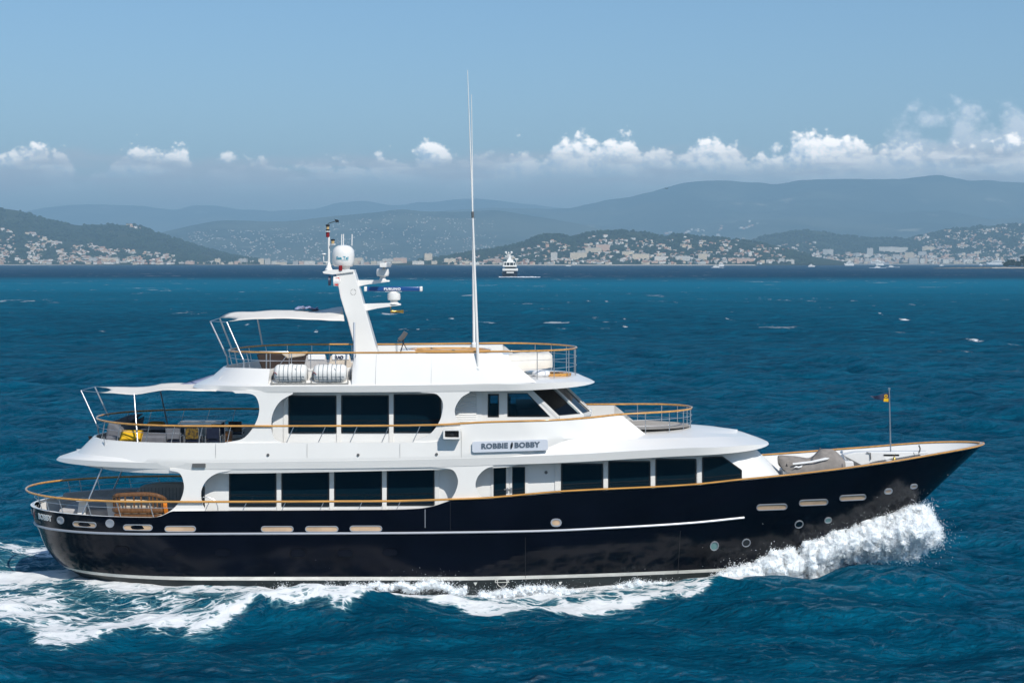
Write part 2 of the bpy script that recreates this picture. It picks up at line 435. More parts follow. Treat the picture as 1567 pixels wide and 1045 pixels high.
for i in range(NW):
    L = lam[i]; k = 2*np.pi/L
    ang = R(-98)+wrng.normal(0, R(30) if L > 3 else R(48))
    kx, ky = k*math.cos(ang), k*math.sin(ang)
    slope = .050 if L < 5 else .054*(5/L)**.30
    amp = slope/k*(1.0)
    kr = np.abs(kx*sT+ky*cT); kt = np.abs(kx*cT-ky*sT)
    wgt = np.clip(1.6-(kr*dr+kt*dt)/2.1, 0, 1)
    ph = kx*sx+ky*sy+wrng.uniform(0, 6.283)
    dz += wgt*amp*np.cos(ph); q = wgt*amp*.75*np.sin(ph)
    dxx -= q*math.cos(ang); dyy -= q*math.sin(ang)
# gusty patches: steeper here, calmer there
pat = .85+.25*np.sin(sx*.045+1.3+np.sin(sy*.03))*np.sin(sy*.06+sx*.018)
dz *= pat; dxx *= pat; dyy *= pat
# bow wave rolling off the hull and the crest along the wake's outer edge
ye = np.interp(sx, EX, EY); hw = wl(sx)
dist = sy-ye
inb = np.clip((sx+30)/6, 0, 1)*np.clip((16.5-sx)/2, 0, 1)
dz += inb*.13*np.exp(-((dist-.9)/1.2)**2)*(1+.4*np.sin(sx*.9+.6*np.sin(sx*.41)))
dz -= inb*.10*np.exp(-((dist+1.6)/1.9)**2)
dz += .92*np.exp(-((sx-13.9)/2.3)**4)*np.exp(-((sy+2.3+.15*(sx-14))/1.5)**2)+.25*np.exp(-((sx-10)/3)**2)*np.exp(-((sy+3.4)/1.3)**2)
dz += .30*np.exp(-((sx-10.5)/4.5)**2)*np.exp(-((sy+8.0+.25*(sx-10))/1.3)**2)
near_ = np.exp(-(np.clip(np.abs(sy)-hw, 0, None)/1.2)**2)*(np.abs(sx) < 20)
dz = dz*(1-.35*near_)
V = np.stack([sx+dxx, sy+dyy, dz], -1).reshape(-1, 3)
nr_, nc_ = sx.shape
ii = (np.arange(nr_-1)[:, None]*nc_+np.arange(nc_-1)[None, :]).ravel()
Fq = np.stack([ii, ii+1, ii+nc_+1, ii+nc_], -1)
# foam: the lace along the near side, its far-side twin, the churned wake astern, scattered whitecaps
u = np.clip((-hw-sy)/np.maximum(-hw-ye, .3), -1, 2)
ue = u+.07*np.sin(sx*1.1+np.sin(sx*.37)*2)+.04*np.sin(sx*2.7)
prof = np.clip((1.06-ue)/.22, 0, 1)*np.clip((u+.12)/.1, 0, 1)
strk = np.sin(sx*.55+2.2*np.sin(u*5+sx*.21))*np.sin(u*7.5+.9*np.sin(sx*.33+1)-sx*.17)
body = .76+.07*np.clip((sx+9)/4, 0, 1)+.26*np.exp(-((u-.82)/.20)**2)+.40*np.exp(-((u-.03)/.15)**2)+.20*strk-.26*np.exp(-((u-.33)/.17)**2)*np.clip((-5-sx)/6, 0, 1)
foam = prof*body*(sx < 13.5)*np.clip((sx+31)/4, .55, 1)
foam *= np.where(sx < -16, np.clip(1-(-16-sx)/26, .35, 1), 1)
foam *= np.where((sx > -16.5), 1.0, np.where(sy > -1.5, .72, 1.0))
uf = np.clip((sy-hw)/4.2, -1, 2); ff = np.clip((1-uf)/.2, 0, 1)*np.clip((uf+.1)/.1, 0, 1)*.85*(sx < 12)
ast = (sx < -15.5); wv_ = np.abs(sy-1.5-.1*(sx+16)**1*0)
ff = np.where(ast, .95*np.exp(-((np.abs(sy-2.2)-(3.0+.10*np.abs(sx+16)))/1.5)**2)+.42*np.exp(-(wv_/3.5)**2), ff)
foam = np.maximum(foam, ff*np.clip((sx+46)/20, .2, 1))
aer = np.clip(np.maximum(prof*.8*(sx < 12)*.5, np.where(sx < -14, .95*np.exp(-((sy-.2)/4.0)**2), 0)), 0, 1)*np.clip((sx+60)/30, 0, 1)
cap = np.zeros_like(sx)
CAPS = [(1470,537,46,5),(1380,490,24,5),(1490,521,34,4),(1402,467,13,5),(1490,870,11,12),(957,502,15,4),(1036,463,13,3),(216,449,11,4),(955,488,9,3),(377,498,12,4),(480,508,16,4),(458,500,14,3),(930,462,12,4),(640,505,12,3),(690,488,20,4),(1090,497,26,3),(1113,488,10,3),(910,487,18,3),(1270,428,14,3),(1330,430,16,3),(1480,431,14,3),(1280,430,9,3),(1165,428,8,2),(900,461,10,3),(1550,520,16,3),(1345,480,8,3)]
for (px, py, wpx, hpx) in CAPS:
    x0, y0 = sea_pt(px, py); D = y0+DC; sw = wpx*D/F/2; D2 = F*CAMH/(py+hpx/2-HY); D1 = F*CAMH/(py-hpx/2-HY); sl2_ = (D1-D2)/2
    e = ((sx-x0)/sw)**2+((sy-y0+.22*(sx-x0))/max(sl2_, .3))**2
    cap = np.maximum(cap, np.exp(-e*1.1))
sea = np_mesh('sea', V, Fq, [], smooth=True)
for nm_, a_ in (('foam', np.maximum(foam, 0)), ('aerated', aer), ('whitecap', cap)):
    at = sea.data.attributes.new(nm_, 'FLOAT', 'POINT'); at.data.foreach_set('value', a_.astype(np.float32).ravel())
sea['kind'] = 'structure'
m = bpy.data.materials.new('sea_water'); m.use_nodes = True; t = NT(m.node_tree); m.node_tree.nodes.clear()
pos = t.n('ShaderNodeNewGeometry').outputs['Position']
flat = t.mapping(pos, scale=(1,1,0))
sep = t.n('ShaderNodeSeparateXYZ', {0: pos})
dist_ = t.n('ShaderNodeVectorMath', {0: pos, 1: (0,-DC,0)}, operation='DISTANCE').outputs['Value']
# water colour: deep blue, greener over the sandy shallows, dark navy in the far channel
big = t.noise(t.mapping(flat, scale=(.0022,.010,1)), 1.0, 5, .6)
far = t.m('ADD', sep.outputs[1], t.m('MULTIPLY', t.m('SUBTRACT', big, .5), 520))
shal = t.m('MULTIPLY', t.ss(far, 120, 900), t.m('SUBTRACT', 1.0, t.ss(far, 860, 1420)))
deep = t.ss(far, 860, 1420)
midn = t.noise(t.mapping(flat, scale=(.05,.12,1)), 1.0, 4)
c0 = t.mixc(t.ss(midn, .35, .7), (.0006,.0560,.1060,1), (.0011,.0880,.1600,1))
fn_c = t.noise(t.mapping(flat, scale=(.28,.75,1)), 1.0, 5, .62)
c0 = t.mixc(t.ss(fn_c, .45, .75), c0, (.0016,.1150,.1950,1))
c0 = t.mixc(t.ss(fn_c, .48, .25), c0, (.0003,.0320,.0700,1))
c1 = t.mixc(shal, c0, (.0010,.1600,.2650,1))
c2 = t.mixc(deep, c1, (.0020,.0480,.1050,1))
aerA = t.n('ShaderNodeAttribute', attribute_name='aerated').outputs['Fac']
aer_n = t.m('MULTIPLY', aerA, t.ss(t.noise(t.mapping(flat, scale=(.35,.8,1)), 1.0, 4), .25, .7))
c3 = t.mixc(t.m('MULTIPLY', aer_n, .8), c2, (.035,.17,.20,1))
# ripples
h1 = t.noise(t.mapping(flat, scale=(1.0,1.7,1), rot=(0,0,R(8))), 2.6, 5, .62, .6)
h2_ = t.noise(t.mapping(flat, scale=(.55,1.0,1), rot=(0,0,R(-12))), .55, 4, .6, .5)
h3_ = t.noise(t.mapping(flat, scale=(.7,1.3,1), rot=(0,0,R(15))), 1.25, 5, .62, .8)
hh = t.m('ADD', t.m('MULTIPLY', h1, .27), t.m('MULTIPLY', h2_, t.m('ADD', .10, t.m('MULTIPLY', t.ss(dist_, 70, 300), .75))))
hh = t.m('ADD', hh, t.m('MULTIPLY', h3_, t.m('ADD', .12, t.m('MULTIPLY', t.ss(dist_, 60, 200), .22))))
hh = t.m('ADD', hh, t.m('MULTIPLY', t.noise(t.mapping(flat, scale=(.16,.30,1)), 1.0, 3), t.m('MULTIPLY', t.ss(dist_, 200, 900), 2.4)))
bmp = t.n('ShaderNodeBump', {'Height': hh, 'Strength': 1.0, 'Distance': 1.35})
rg_ = t.m('ADD', .06, t.m('MULTIPLY', t.ss(dist_, 60, 1500), .20))
wdif = t.n('ShaderNodeBsdfDiffuse', {'Normal': bmp.outputs[0]})
wgl = t.n('ShaderNodeBsdfGlossy', {'Color': (.66,.88,1.0,1), 'Roughness': rg_, 'Normal': bmp.outputs[0]})
wfr = t.n('ShaderNodeFresnel', {'IOR': 1.33, 'Normal': bmp.outputs[0]})
water = t.n('ShaderNodeMixShader', {0: t.m('MINIMUM', t.m('MULTIPLY', t.m('MAXIMUM', t.m('SUBTRACT', wfr.outputs[0], .07), 0.0), t.m('SUBTRACT', .86, t.m('MULTIPLY', t.ss(dist_, 55, 330), .66))), .42), 1: wdif.outputs[0], 2: wgl.outputs[0]})
# foam lace
fa = t.n('ShaderNodeAttribute', attribute_name='foam').outputs['Fac']
ca = t.n('ShaderNodeAttribute', attribute_name='whitecap').outputs['Fac']
warp = t.n('ShaderNodeTexNoise', {'Vector': flat, 'Scale': .9, 'Detail': 4.0}).outputs['Color']
fpos = t.n('ShaderNodeVectorMath', {0: flat, 1: t.n('ShaderNodeVectorMath', {0: warp, 1: (1.5,1.1,0)}, operation='MULTIPLY').outputs[0]}, operation='ADD').outputs[0]
v1 = t.n('ShaderNodeTexVoronoi', {'Vector': t.mapping(fpos, scale=(.8,1.7,1)), 'Scale': 1.0}, feature='DISTANCE_TO_EDGE').outputs['Distance']
v2 = t.n('ShaderNodeTexVoronoi', {'Vector': t.mapping(fpos, scale=(1.5,3.2,1)), 'Scale': 1.6}, feature='DISTANCE_TO_EDGE').outputs['Distance']
nz = t.noise(t.mapping(fpos, scale=(.6,1.5,1)), 1.1, 7, .68)
fine = t.noise(t.mapping(fpos, scale=(1.0,2.4,1)), 4.5, 7, .74)
lace = t.m('ADD', t.m('MULTIPLY', t.ss(v1, .24, .0), .34), t.m('ADD', t.m('MULTIPLY', t.ss(v2, .20, .0), .26), t.m('ADD', t.m('MULTIPLY', nz, .62), t.m('MULTIPLY', fine, .42))))
lsum = t.m('ADD', t.m('MULTIPLY', fa, .95), lace)
fm = t.m('MULTIPLY', t.ss(lsum, 1.40, 1.72), t.ss(fa, .03, .2))
milk = t.m('MULTIPLY', t.ss(lsum, 1.10, 1.62), t.ss(fa, .03, .25))
t.link(t.mixc(t.m('MULTIPLY', milk, .75), c3, (.14,.33,.37,1)), wdif.inputs['Color'])
cn = t.noise(t.mapping(flat, scale=(.5,.8,1)), 1.1, 7, .72)
cn = t.m('ADD', .5, t.m('MULTIPLY', t.m('SUBTRACT', cn, .5), 1.9))
fc_ = t.ss(t.m('ADD', t.m('MULTIPLY', ca, .62), cn), 1.02, 1.20); fc_ = t.m('MULTIPLY', fc_, t.ss(ca, .05, .3))
# small far breakers
sc = t.noise(t.mapping(flat, scale=(.05,.06,1)), 1.0, 6, .74)
pz = t.noise(t.mapping(flat, scale=(.0045,.006,1)), 1.0, 2)
fs_ = t.m('MULTIPLY', t.ss(t.m('ADD', sc, t.m('MULTIPLY', t.m('SUBTRACT', pz, .5), .3)), .635, .675), t.ss(dist_, 150, 500))
foamf = t.m('MAXIMUM', fm, t.m('MAXIMUM', fc_, t.m('MULTIPLY', fs_, .8)))
fb = t.n('ShaderNodeBump', {'Height': t.noise(fpos, 5.0, 5, .7), 'Strength': .6, 'Distance': .12})
foamb = t.n('ShaderNodeBsdfDiffuse', {'Color': (.74,.76,.77,1), 'Normal': fb.outputs[0]})
mixs = t.n('ShaderNodeMixShader', {0: foamf, 1: water.outputs[0], 2: foamb.outputs[0]})
t.n('ShaderNodeOutputMaterial', {'Surface': mixs.outputs[0]})
sea.data.materials.append(m); MATS['sea_water'] = m

# ---- thrown spray along the hull
def spray_mat():
    m = bpy.data.materials.new('spray_white'); m.use_nodes = True; t = NT(m.node_tree); m.node_tree.nodes.clear()
    d = t.n('ShaderNodeBsdfDiffuse', {'Color': (.70,.71,.72,1)}); tr = t.n('ShaderNodeBsdfTranslucent', {'Color': (.56,.58,.59,1)})
    ms = t.n('ShaderNodeAddShader', {0: d.outputs[0], 1: tr.outputs[0]}); t.n('ShaderNodeOutputMaterial', {'Surface': ms.outputs[0]}); MATS['spray_white'] = m
spray_mat()
def spray(name, pts, rad, voxel, nspeck, spread, label, ssize=(.010,.030), disp=.10, core=.9, far=.06):
    """a ragged core of fused lumps inside a dense cloud of fine white specks and drops"""
    pts = np.array([tuple(p) for p in pts]); rad = np.asarray(rad); rg = np.random.default_rng(5)
    bm = bmesh.new()
    for p, r_ in zip(pts, rad):
        bmesh.ops.create_icosphere(bm, subdivisions=1, radius=float(r_*core), matrix=Matrix.Translation(p))
    me = bpy.data.meshes.new(name); bm.to_mesh(me); bm.free()
    ob = bpy.data.objects.new(name, me); COL.objects.link(ob)
    rm = ob.modifiers.new('fuse', 'REMESH'); rm.mode = 'VOXEL'; rm.voxel_size = voxel
    tm = ob.modifiers.new('tri', 'TRIANGULATE')
    dg = bpy.context.evaluated_depsgraph_get(); me2 = bpy.data.meshes.new_from_object(ob.evaluated_get(dg))
    n = len(me2.vertices); co = np.empty(n*3, np.float32); me2.vertices.foreach_get('co', co); co = co.reshape(-1, 3)
    no = np.empty(n*3, np.float32); me2.vertices.foreach_get('normal', no); no = no.reshape(-1, 3)
    tri = np.array([list(p.vertices) for p in me2.polygons], np.int32)
    d = np.array([mnoise.fractal(Vector(c)*5.0, .7, 2.2, 5) for c in co.astype(float)])
    co = co+no*(d[:, None]*disp)
    bpy.data.objects.remove(ob); bpy.data.meshes.remove(me); bpy.data.meshes.remove(me2)
    k = rg.integers(0, n, nspeck); out = rg.exponential(spread, nspeck)*(.35+1.3*np.array([.5+mnoise.noise(Vector(co[q].astype(float))*1.7) for q in k]).clip(0, 1.2))
    loose = rg.random(nspeck) < far; out[loose] *= 3.4
    C = co[k]+no[k]*out[:, None]+rg.normal(0, 1, (nspeck, 3))*spread*.28
    C[:, 2] += np.abs(rg.normal(0, 1, nspeck))*spread*.25
    s_ = rg.uniform(ssize[0], ssize[1], nspeck)*np.where(loose, .6, 1.0)
    O = np.array([(1,1,1),(1,-1,-1),(-1,1,-1),(-1,-1,1)], np.float32)*.8
    T = np.array([(0,1,2),(0,3,1),(0,2,3),(1,3,2)], np.int32)
    q = rg.normal(0, 1, (nspeck, 4)); q /= np.linalg.norm(q, axis=1)[:, None]; a_, b_, c_, e_ = q.T
    RM = np.stack([1-2*(c_*c_+e_*e_), 2*(b_*c_-a_*e_), 2*(b_*e_+a_*c_), 2*(b_*c_+a_*e_), 1-2*(b_*b_+e_*e_), 2*(c_*e_-a_*b_), 2*(b_*e_-a_*c_), 2*(c_*e_+a_*b_), 1-2*(b_*b_+c_*c_)], -1).reshape(-1, 3, 3)
    DV = (C[:, None, :]+np.einsum('nij,kj->nki', RM, O)*s_[:, None, None]).reshape(-1, 3); DF = (T[None]+4*np.arange(nspeck)[:, None, None]).reshape(-1, 3)
    ob = np_mesh(name, np.concatenate([co, DV]), np.concatenate([tri, DF+n]), ['spray_white'], smooth=True)
    tag(ob, label, 'spray', kind='stuff')
    return ob
TOPB = Curve1([(1085,893),(1100,880),(1125,868),(1150,862),(1190,836),(1215,831),(1250,818),(1290,795),(1330,789),(1370,783),(1400,771),(1420,779),(1432,800),(1438,815)])
BOTB = Curve1([(1085,903),(1100,900),(1150,893),(1195,891),(1222,897),(1240,893),(1262,882),(1282,868),(1320,860),(1360,859),(1399,857),(1420,840),(1438,822)])
rs = np.random.default_rng(3); P_s, R_s = [], []
while len(P_s) < 1500:
    px = rs.uniform(1088, 1436); a, b = float(TOPB(px)), float(BOTB(px)); 
    if rs.random() > (b-a)/75: continue
    py = a+(b-a)*(.05+.9*rs.random()); thick = 1-abs((py-(a+b)/2)/((b-a)/2))
    X0_ = (px-CX)*.0243; hwl = float(wl(min(X0_, 13.0)))+.35*max(0, (HY+480-py)/100)
    Y = -hwl-.15-rs.random()*(.5+.9*thick)*(1.0 if px > 1230 else .7)
    r_ = (.08+.20*rs.random()*thick)*(1 if px > 1240 else .75)
    p = W(px, py, Y); P_s.append(p); R_s.append(r_)
spray('bow_spray', P_s, R_s, .045, 150000, .055, 'tall burst of white spray thrown up beside the yacht bow', ssize=(.005,.018), disp=.13, far=.13)
P_s, R_s = [], []
for px in np.arange(395, 712, 1.6):
    k = (px-395)/317
    a = 905-9*math.exp(-((px-600)/90)**2)-10*math.exp(-((px-665)/14)**2)-5*math.sin(px*.09)**2
    for _ in range(2):
        p = W(px, a+rs.uniform(0, 9), -3.58-rs.uniform(.0, .35)); P_s.append(p); R_s.append(rs.uniform(.03, .075))
for px in np.arange(735, 1092, 1.5):
    a = 907-5*math.sin((px-735)*.018)**2*2-7*math.exp(-((px-968)/32)**2)
    for _ in range(2):
        hx_ = float(wl((px-CX)*.0237)); p = W(px, a+rs.uniform(0, 11)-(px > 900)*(px-900)*.035, -hx_-.1-rs.uniform(.0, .55)); P_s.append(p); R_s.append(rs.uniform(.03, .07))
spray('hull_spray', P_s, R_s, .025, 70000, .045, 'low curling white splash running along the near side of the hull', ssize=(.004,.013), disp=.06)

# ---- haze over the bay
hz = MB(); hz.box((0, 13900, 530), (60000, 34000, 1080)); hb_ = hz.build('haze', 'white_paint', None, smooth=0)
hb_.data.materials.clear(); m = bpy.data.materials.new('haze'); m.use_nodes = True; t = NT(m.node_tree); m.node_tree.nodes.clear()
HAZE_D = 1.0e-4
vv = t.n('ShaderNodeVolumePrincipled', {'Color': (.47,.77,1.0,1), 'Density': HAZE_D, 'Anisotropy': .0})
t.n('ShaderNodeOutputMaterial', {'Volume': vv.outputs[0]}); hb_.data.materials.append(m); hb_['kind'] = 'stuff'; hb_['label'] = 'pale blue summer haze over the bay and hills'; hb_['category'] = 'haze'

# ---- hills and mountains
def hill_mat(name, a, b, c, s1, s2):
    m = bpy.data.materials.new(name); m.use_nodes = True; t = NT(m.node_tree); m.node_tree.nodes.clear()
    pos = t.n('ShaderNodeNewGeometry').outputs['Position']
    n1 = t.noise(pos, s1, 6, .6); n2 = t.noise(pos, s2, 5, .65)
    col = t.mixc(t.ss(n1, .4, .62), a+(1,), b+(1,)); col = t.mixc(t.m('MULTIPLY', t.ss(n2, .60, .72), .8), col, c+(1,))
    d = t.n('ShaderNodeBsdfDiffuse', {'Color': col}); t.n('ShaderNodeOutputMaterial', {'Surface': d.outputs[0]}); MATS[name] = m
hill_mat('hill_green', (.022,.034,.020), (.040,.052,.030), (.11,.10,.075), 1/160, 1/90)
hill_mat('mountain_green', (.026,.042,.026), (.085,.095,.060), (.34,.31,.25), 1/1100, 1/480)
hill_mat('sand', (.50,.44,.35), (.42,.37,.30), (.55,.50,.42), 1/60, 1/30)
hill_mat('rock', (.20,.17,.13), (.11,.095,.075), (.34,.29,.22), 1/6, 1/3)
class Range:
    def __init__(s, name, Ds, Dr, prof, px0, px1, step, matn, seed, rough=.10, pw=1.25, back=1.5, nt=44, base=2.0):
        s.Ds, s.Dr, s.pr, s.seed, s.rough, s.pw, s.base = Ds, Dr, Curve1(prof), seed, rough, pw, base
        pxs = np.arange(px0, px1+step, step); ts = np.concatenate([np.linspace(0, 1, nt), np.linspace(1, back, 12)[1:]])
        PX, TT = np.meshgrid(pxs, ts, indexing='ij')
        Y = Ds+(Dr-Ds)*TT; X = (PX-CX)*Y/F
        Z = s.h(PX.ravel(), TT.ravel()).reshape(PX.shape)
        V = np.stack([X, Y-DC, Z], -1).reshape(-1, 3); n = len(ts)
        i = (np.arange(len(pxs)-1)[:, None]*n+np.arange(n-1)[None]).ravel()
        s.ob = np_mesh(name, V, np.stack([i, i+n, i+n+1, i+1], -1), [matn], smooth=True); s.ob['kind'] = 'structure'
    def h(s, px, t):
        px = np.atleast_1d(np.asarray(px, float)); t = np.atleast_1d(np.asarray(t, float))
        Hr = CAMH+(HY-s.pr(px))*s.Dr/F
        Y = s.Ds+(s.Dr-s.Ds)*t; X = (px-CX)*Y/F; L = (s.Dr-s.Ds)*.5
        nz = np.array([mnoise.fractal(Vector((a/L+s.seed, b/L, 0)), .9, 2.1, 5) for a, b in zip(X, Y)])
        rd = np.array([1-2*abs(mnoise.noise(Vector((a/L*1.9+s.seed*2, b/L*1.1, 5))))-.35*abs(mnoise.noise(Vector((a/L*5+s.seed, b/L*3, 8)))) for a, b in zip(X, Y)])-.35
        nz = nz*.7+rd*.55*np.clip(1.15-t, 0, 1)
        g = np.where(t <= 1, np.clip(t, 0, 1)**s.pw, 1-(t-1)*.9)
        amp = np.minimum(t*3, 1)*np.where(t <= 1, 1-.55*t**4, .45)
        return s.base+np.clip(Hr-s.base, 0, None)*np.clip(g+nz*s.rough*amp*2.2*np.clip(t, 0, 1), 0, 1.02 if s.rough < .3 else 2)
    def pt(s, px, t):
        Y = s.Ds+(s.Dr-s.Ds)*t; return Vector(((px-CX)*Y/F, Y-DC, float(s.h(px, t)[0])))
HA = Range('hill', 6050, 8000, [(-300,300),(-100,309),(0,318.5),(30,323),(50,329),(75,337),(100,343),(125,346.5),(150,347.5),(175,345.5),(200,346),(215,349),(235,357),(262,365),(300,377),(340,388),(380,396),(430,400.5)], -260, 430, 6, 'hill_green', 1.3)
HB = Range('headland', 5650, 6700, [(600,401),(640,399),(690,392),(740,384),(775,379),(800,371),(822,361),(845,357.5),(870,361),(885,358),(920,355),(950,354.5),(985,356.5),(1010,361),(1040,358.5),(1075,363),(1110,366),(1150,371),(1190,380),(1240,392),(1290,400)], 600, 1300, 5, 'hill_green', 4.1)
HC = Range('hill', 7600, 9300, [(1080,398),(1120,385),(1150,370),(1170,362),(1200,357),(1225,353),(1243,351.5),(1262,354),(1280,359),(1310,362),(1345,366),(1380,366),(1405,363),(1430,357),(1455,352),(1480,350),(1510,346),(1540,345.5),(1567,345),(1620,340),(1720,340)], 1080, 1720, 5, 'hill_green', 8.7)
HD = Range('hill', 10500, 14500, [(60,399),(150,380),(210,366),(250,356),(300,345),(340,339),(380,338.5),(411,338),(470,334.5),(513,332),(577,327),(615,323),(655,326),(700,326),(760,323),(830,333),(900,345),(1000,365)], 60, 1000, 7, 'mountain_green', 12.2, rough=.16, nt=80)
HE = Range('mountain', 13000, 19500, [(380,372),(480,352),(560,338),(640,328),(700,323),(760,318),(820,313),(860,309),(905,304),(951,300),(980,293),(1002,289.5),(1030,285),(1066,280.5),(1105,279),(1140,281),(1180,282.5),(1205,280),(1222,278),(1300,276.5),(1371,275),(1410,272),(1445,268.5),(1470,270.5),(1494,274),(1530,279),(1567,282),(1700,292)], 380, 1720, 9, 'mountain_green', 21.4, rough=.27, nt=130)
HF = Range('mountain', 20500, 26500, [(-200,330),(0,329),(80,318),(190,311),(240,317),(265,319),(300,312),(330,311),(380,314),(430,318),(480,315),(520,309),(560,310),(600,316),(650,309),(720,303),(800,309),(900,322)], -200, 900, 10, 'mountain_green', 31.9, rough=.2)
# coastal plain and beach
cp = []; pxs = np.arange(-260, 1740, 10.0)
shore_D = Curve1([(-300,6000),(300,6050),(560,6050),(640,5700),(800,5600),(1150,5620),(1230,6700),(1300,7500),(1800,7500)])
sd_ = shore_D(pxs)
V = []
for D_, z_ in ((0,-1.0),(14,2.2),(60,3.2)):
    V.append(np.stack([(pxs-CX)*(sd_+D_)/F, sd_+D_-DC, np.full_like(pxs, z_)], -1))
n = len(pxs); V = np.concatenate(V); i = np.concatenate([np.arange(n-1), n+np.arange(n-1)])
o = np_mesh('beach', V, np.stack([i, i+1, i+n+1, i+n], -1), ['sand']); o['kind'] = 'structure'
V = np.concatenate([np.stack([(pxs-CX)*(sd_+D_)/F, sd_+D_-DC, np.full_like(pxs, z_)], -1) for D_, z_ in ((58,2.9),(700,4.5),(3600,6.0))])
o = np_mesh('coastal_plain', V, np.stack([i, i+1, i+n+1, i+n], -1), ['hill_green']); o['kind'] = 'structure'
# ---- woods on the near hills: crowns reading as one mass
ICO = bmesh.new(); bmesh.ops.create_icosphere(ICO, subdivisions=1, radius=1); ICO.verts.ensure_lookup_table()
ICV = np.array([v.co[:] for v in ICO.verts]); ICF = np.array([[v.index for v in f.verts] for f in ICO.faces]); ICO.free()
def leaf_mat(name, a, b, sc):
    m = bpy.data.materials.new(name); m.use_nodes = True; t = NT(m.node_tree); m.node_tree.nodes.clear()
    pos = t.n('ShaderNodeNewGeometry').outputs['Position']
    d = t.n('ShaderNodeBsdfDiffuse', {'Color': t.mixc(t.ss(t.noise(pos, sc, 3), .35, .65), a+(1,), b+(1,))})
    t.n('ShaderNodeOutputMaterial', {'Surface': d.outputs[0]}); MATS[name] = m
leaf_mat('wood_leaf', (.012,.024,.014), (.030,.045,.022), 1/25)
leaf_mat('pine_leaf', (.018,.035,.015), (.045,.065,.025), .35)
def wood(name, rg, n, px0, px1, t0, t1, label, seed, rmin=4, rmax=8):
    r_ = np.random.default_rng(seed)
    px = r_.uniform(px0, px1, n); tt_ = t0+(t1-t0)*r_.random(n)**.8
    keep = np.array([mnoise.noise(Vector((a*.03, b*7, seed))) for a, b in zip(px, tt_)]) > -.22; px, tt_ = px[keep], tt_[keep]
    Y = rg.Ds+(rg.Dr-rg.Ds)*tt_; X = (px-CX)*Y/F; Z = rg.h(px, tt_); s_ = r_.uniform(rmin, rmax, len(px))
    J = 1+.28*r_.normal(0, 1, (len(px), len(ICV), 1)).clip(-1.5, 1.5)
    V = np.stack([X, Y-DC, Z+s_*.5], -1)[:, None]+ICV[None]*J*s_[:, None, None]*np.array([1.15,1.15,.85])
    Fc = (ICF[None]+len(ICV)*np.arange(len(px))[:, None, None]).reshape(-1, 3)
    o = np_mesh(name, V.reshape(-1, 3), Fc, ['wood_leaf']); tag(o, label, 'woodland', kind='stuff')
wood('woodland', HB, 5200, 640, 1240, .05, 1.08, 'dark green woods between the villas of the centre headland', 2)
wood('woodland', HC, 4200, 1120, 1600, .15, 1.06, 'dark green woods on the hills behind the right hand town', 3, 5, 10)
wood('woodland', HA, 4200, -40, 400, .03, 1.06, 'scrubby green woods covering the hill on the left', 4, 4, 9)
# ---- houses
for nme, c in (('wall_white',(.72,.69,.63)),('wall_cream',(.62,.52,.38)),('wall_pink',(.56,.36,.26)),('wall_grey',(.45,.44,.42)),('roof_terracotta',(.36,.17,.10)),('roof_flat',(.42,.40,.37)),('far_window',(.05,.06,.07))): mat(nme, c, .8, spec=.2)
def facade(name, col, fl=3.1, bay=3.6):
    m = bpy.data.materials.new(name); m.use_nodes = True; t = NT(m.node_tree); m.node_tree.nodes.clear()
    s_ = t.n('ShaderNodeSeparateXYZ', {0: t.n('ShaderNodeTexCoord').outputs['Object']})
    z_ = t.m('FRACT', t.m('DIVIDE', s_.outputs[2], fl)); x_ = t.m('FRACT', t.m('DIVIDE', t.m('ADD', s_.outputs[0], s_.outputs[1]), bay))
    k = t.m('MULTIPLY', t.m('MULTIPLY', t.m('GREATER_THAN', z_, .35), t.m('LESS_THAN', z_, .85)), t.m('GREATER_THAN', x_, .45))
    p = t.n('ShaderNodeBsdfPrincipled', {'Base Color': t.mixc(k, tuple(col)+(1,), (.20,.20,.20,1)), 'Roughness': .7}); t.n('ShaderNodeOutputMaterial', {'Surface': p.outputs[0]}); MATS[name] = m
facade('flats_white', (.80,.75,.66)); facade('flats_cream', (.76,.63,.45)); facade('flats_pink', (.70,.46,.33)); facade('flats_grey', (.58,.56,.52))
def house_mesh(w_, d_, h_, hip):
    mb = MB(); mb.box((0,0,h_/2-1), (w_, d_, h_+2))
    mb.cur = 1
    if hip:
        o_ = .5; P = [Vector((a*(w_/2+o_), b*(d_/2+o_), h_)) for a, b in ((-1,-1),(1,-1),(1,1),(-1,1))]; r0, r1 = Vector((-w_*.25,0,h_+hip)), Vector((w_*.25,0,h_+hip))
        mb.add(P+[r0, r1], [(0,1,5,4),(1,2,5),(2,3,4,5),(3,0,4)])
    else: mb.box((0,0,h_+.3), (w_+.3, d_+.3, .6)); mb.box((w_*.15,0,h_+1.4), (w_*.3, d_*.4, 1.8))
    return mb
KIN = [('white house with a tiled roof','wall_white','roof_terracotta',2.0),('cream house with a tiled roof','wall_cream','roof_terracotta',2.0),('pink walled house','wall_pink','roof_terracotta',1.8),('white flat roofed villa','wall_white','roof_flat',0),('pale grey villa','wall_grey','roof_flat',0)]
PROTO = []
for lab, a, b, hp in KIN:
    for s_ in ((9,8,6.0),(13,9,6.5)):
        o = house_mesh(*s_, hp).build('house', [a, b], None, smooth=0); COL.objects.unlink(o); PROTO.append((lab, o.data))
fl_rng = random.Random(11)
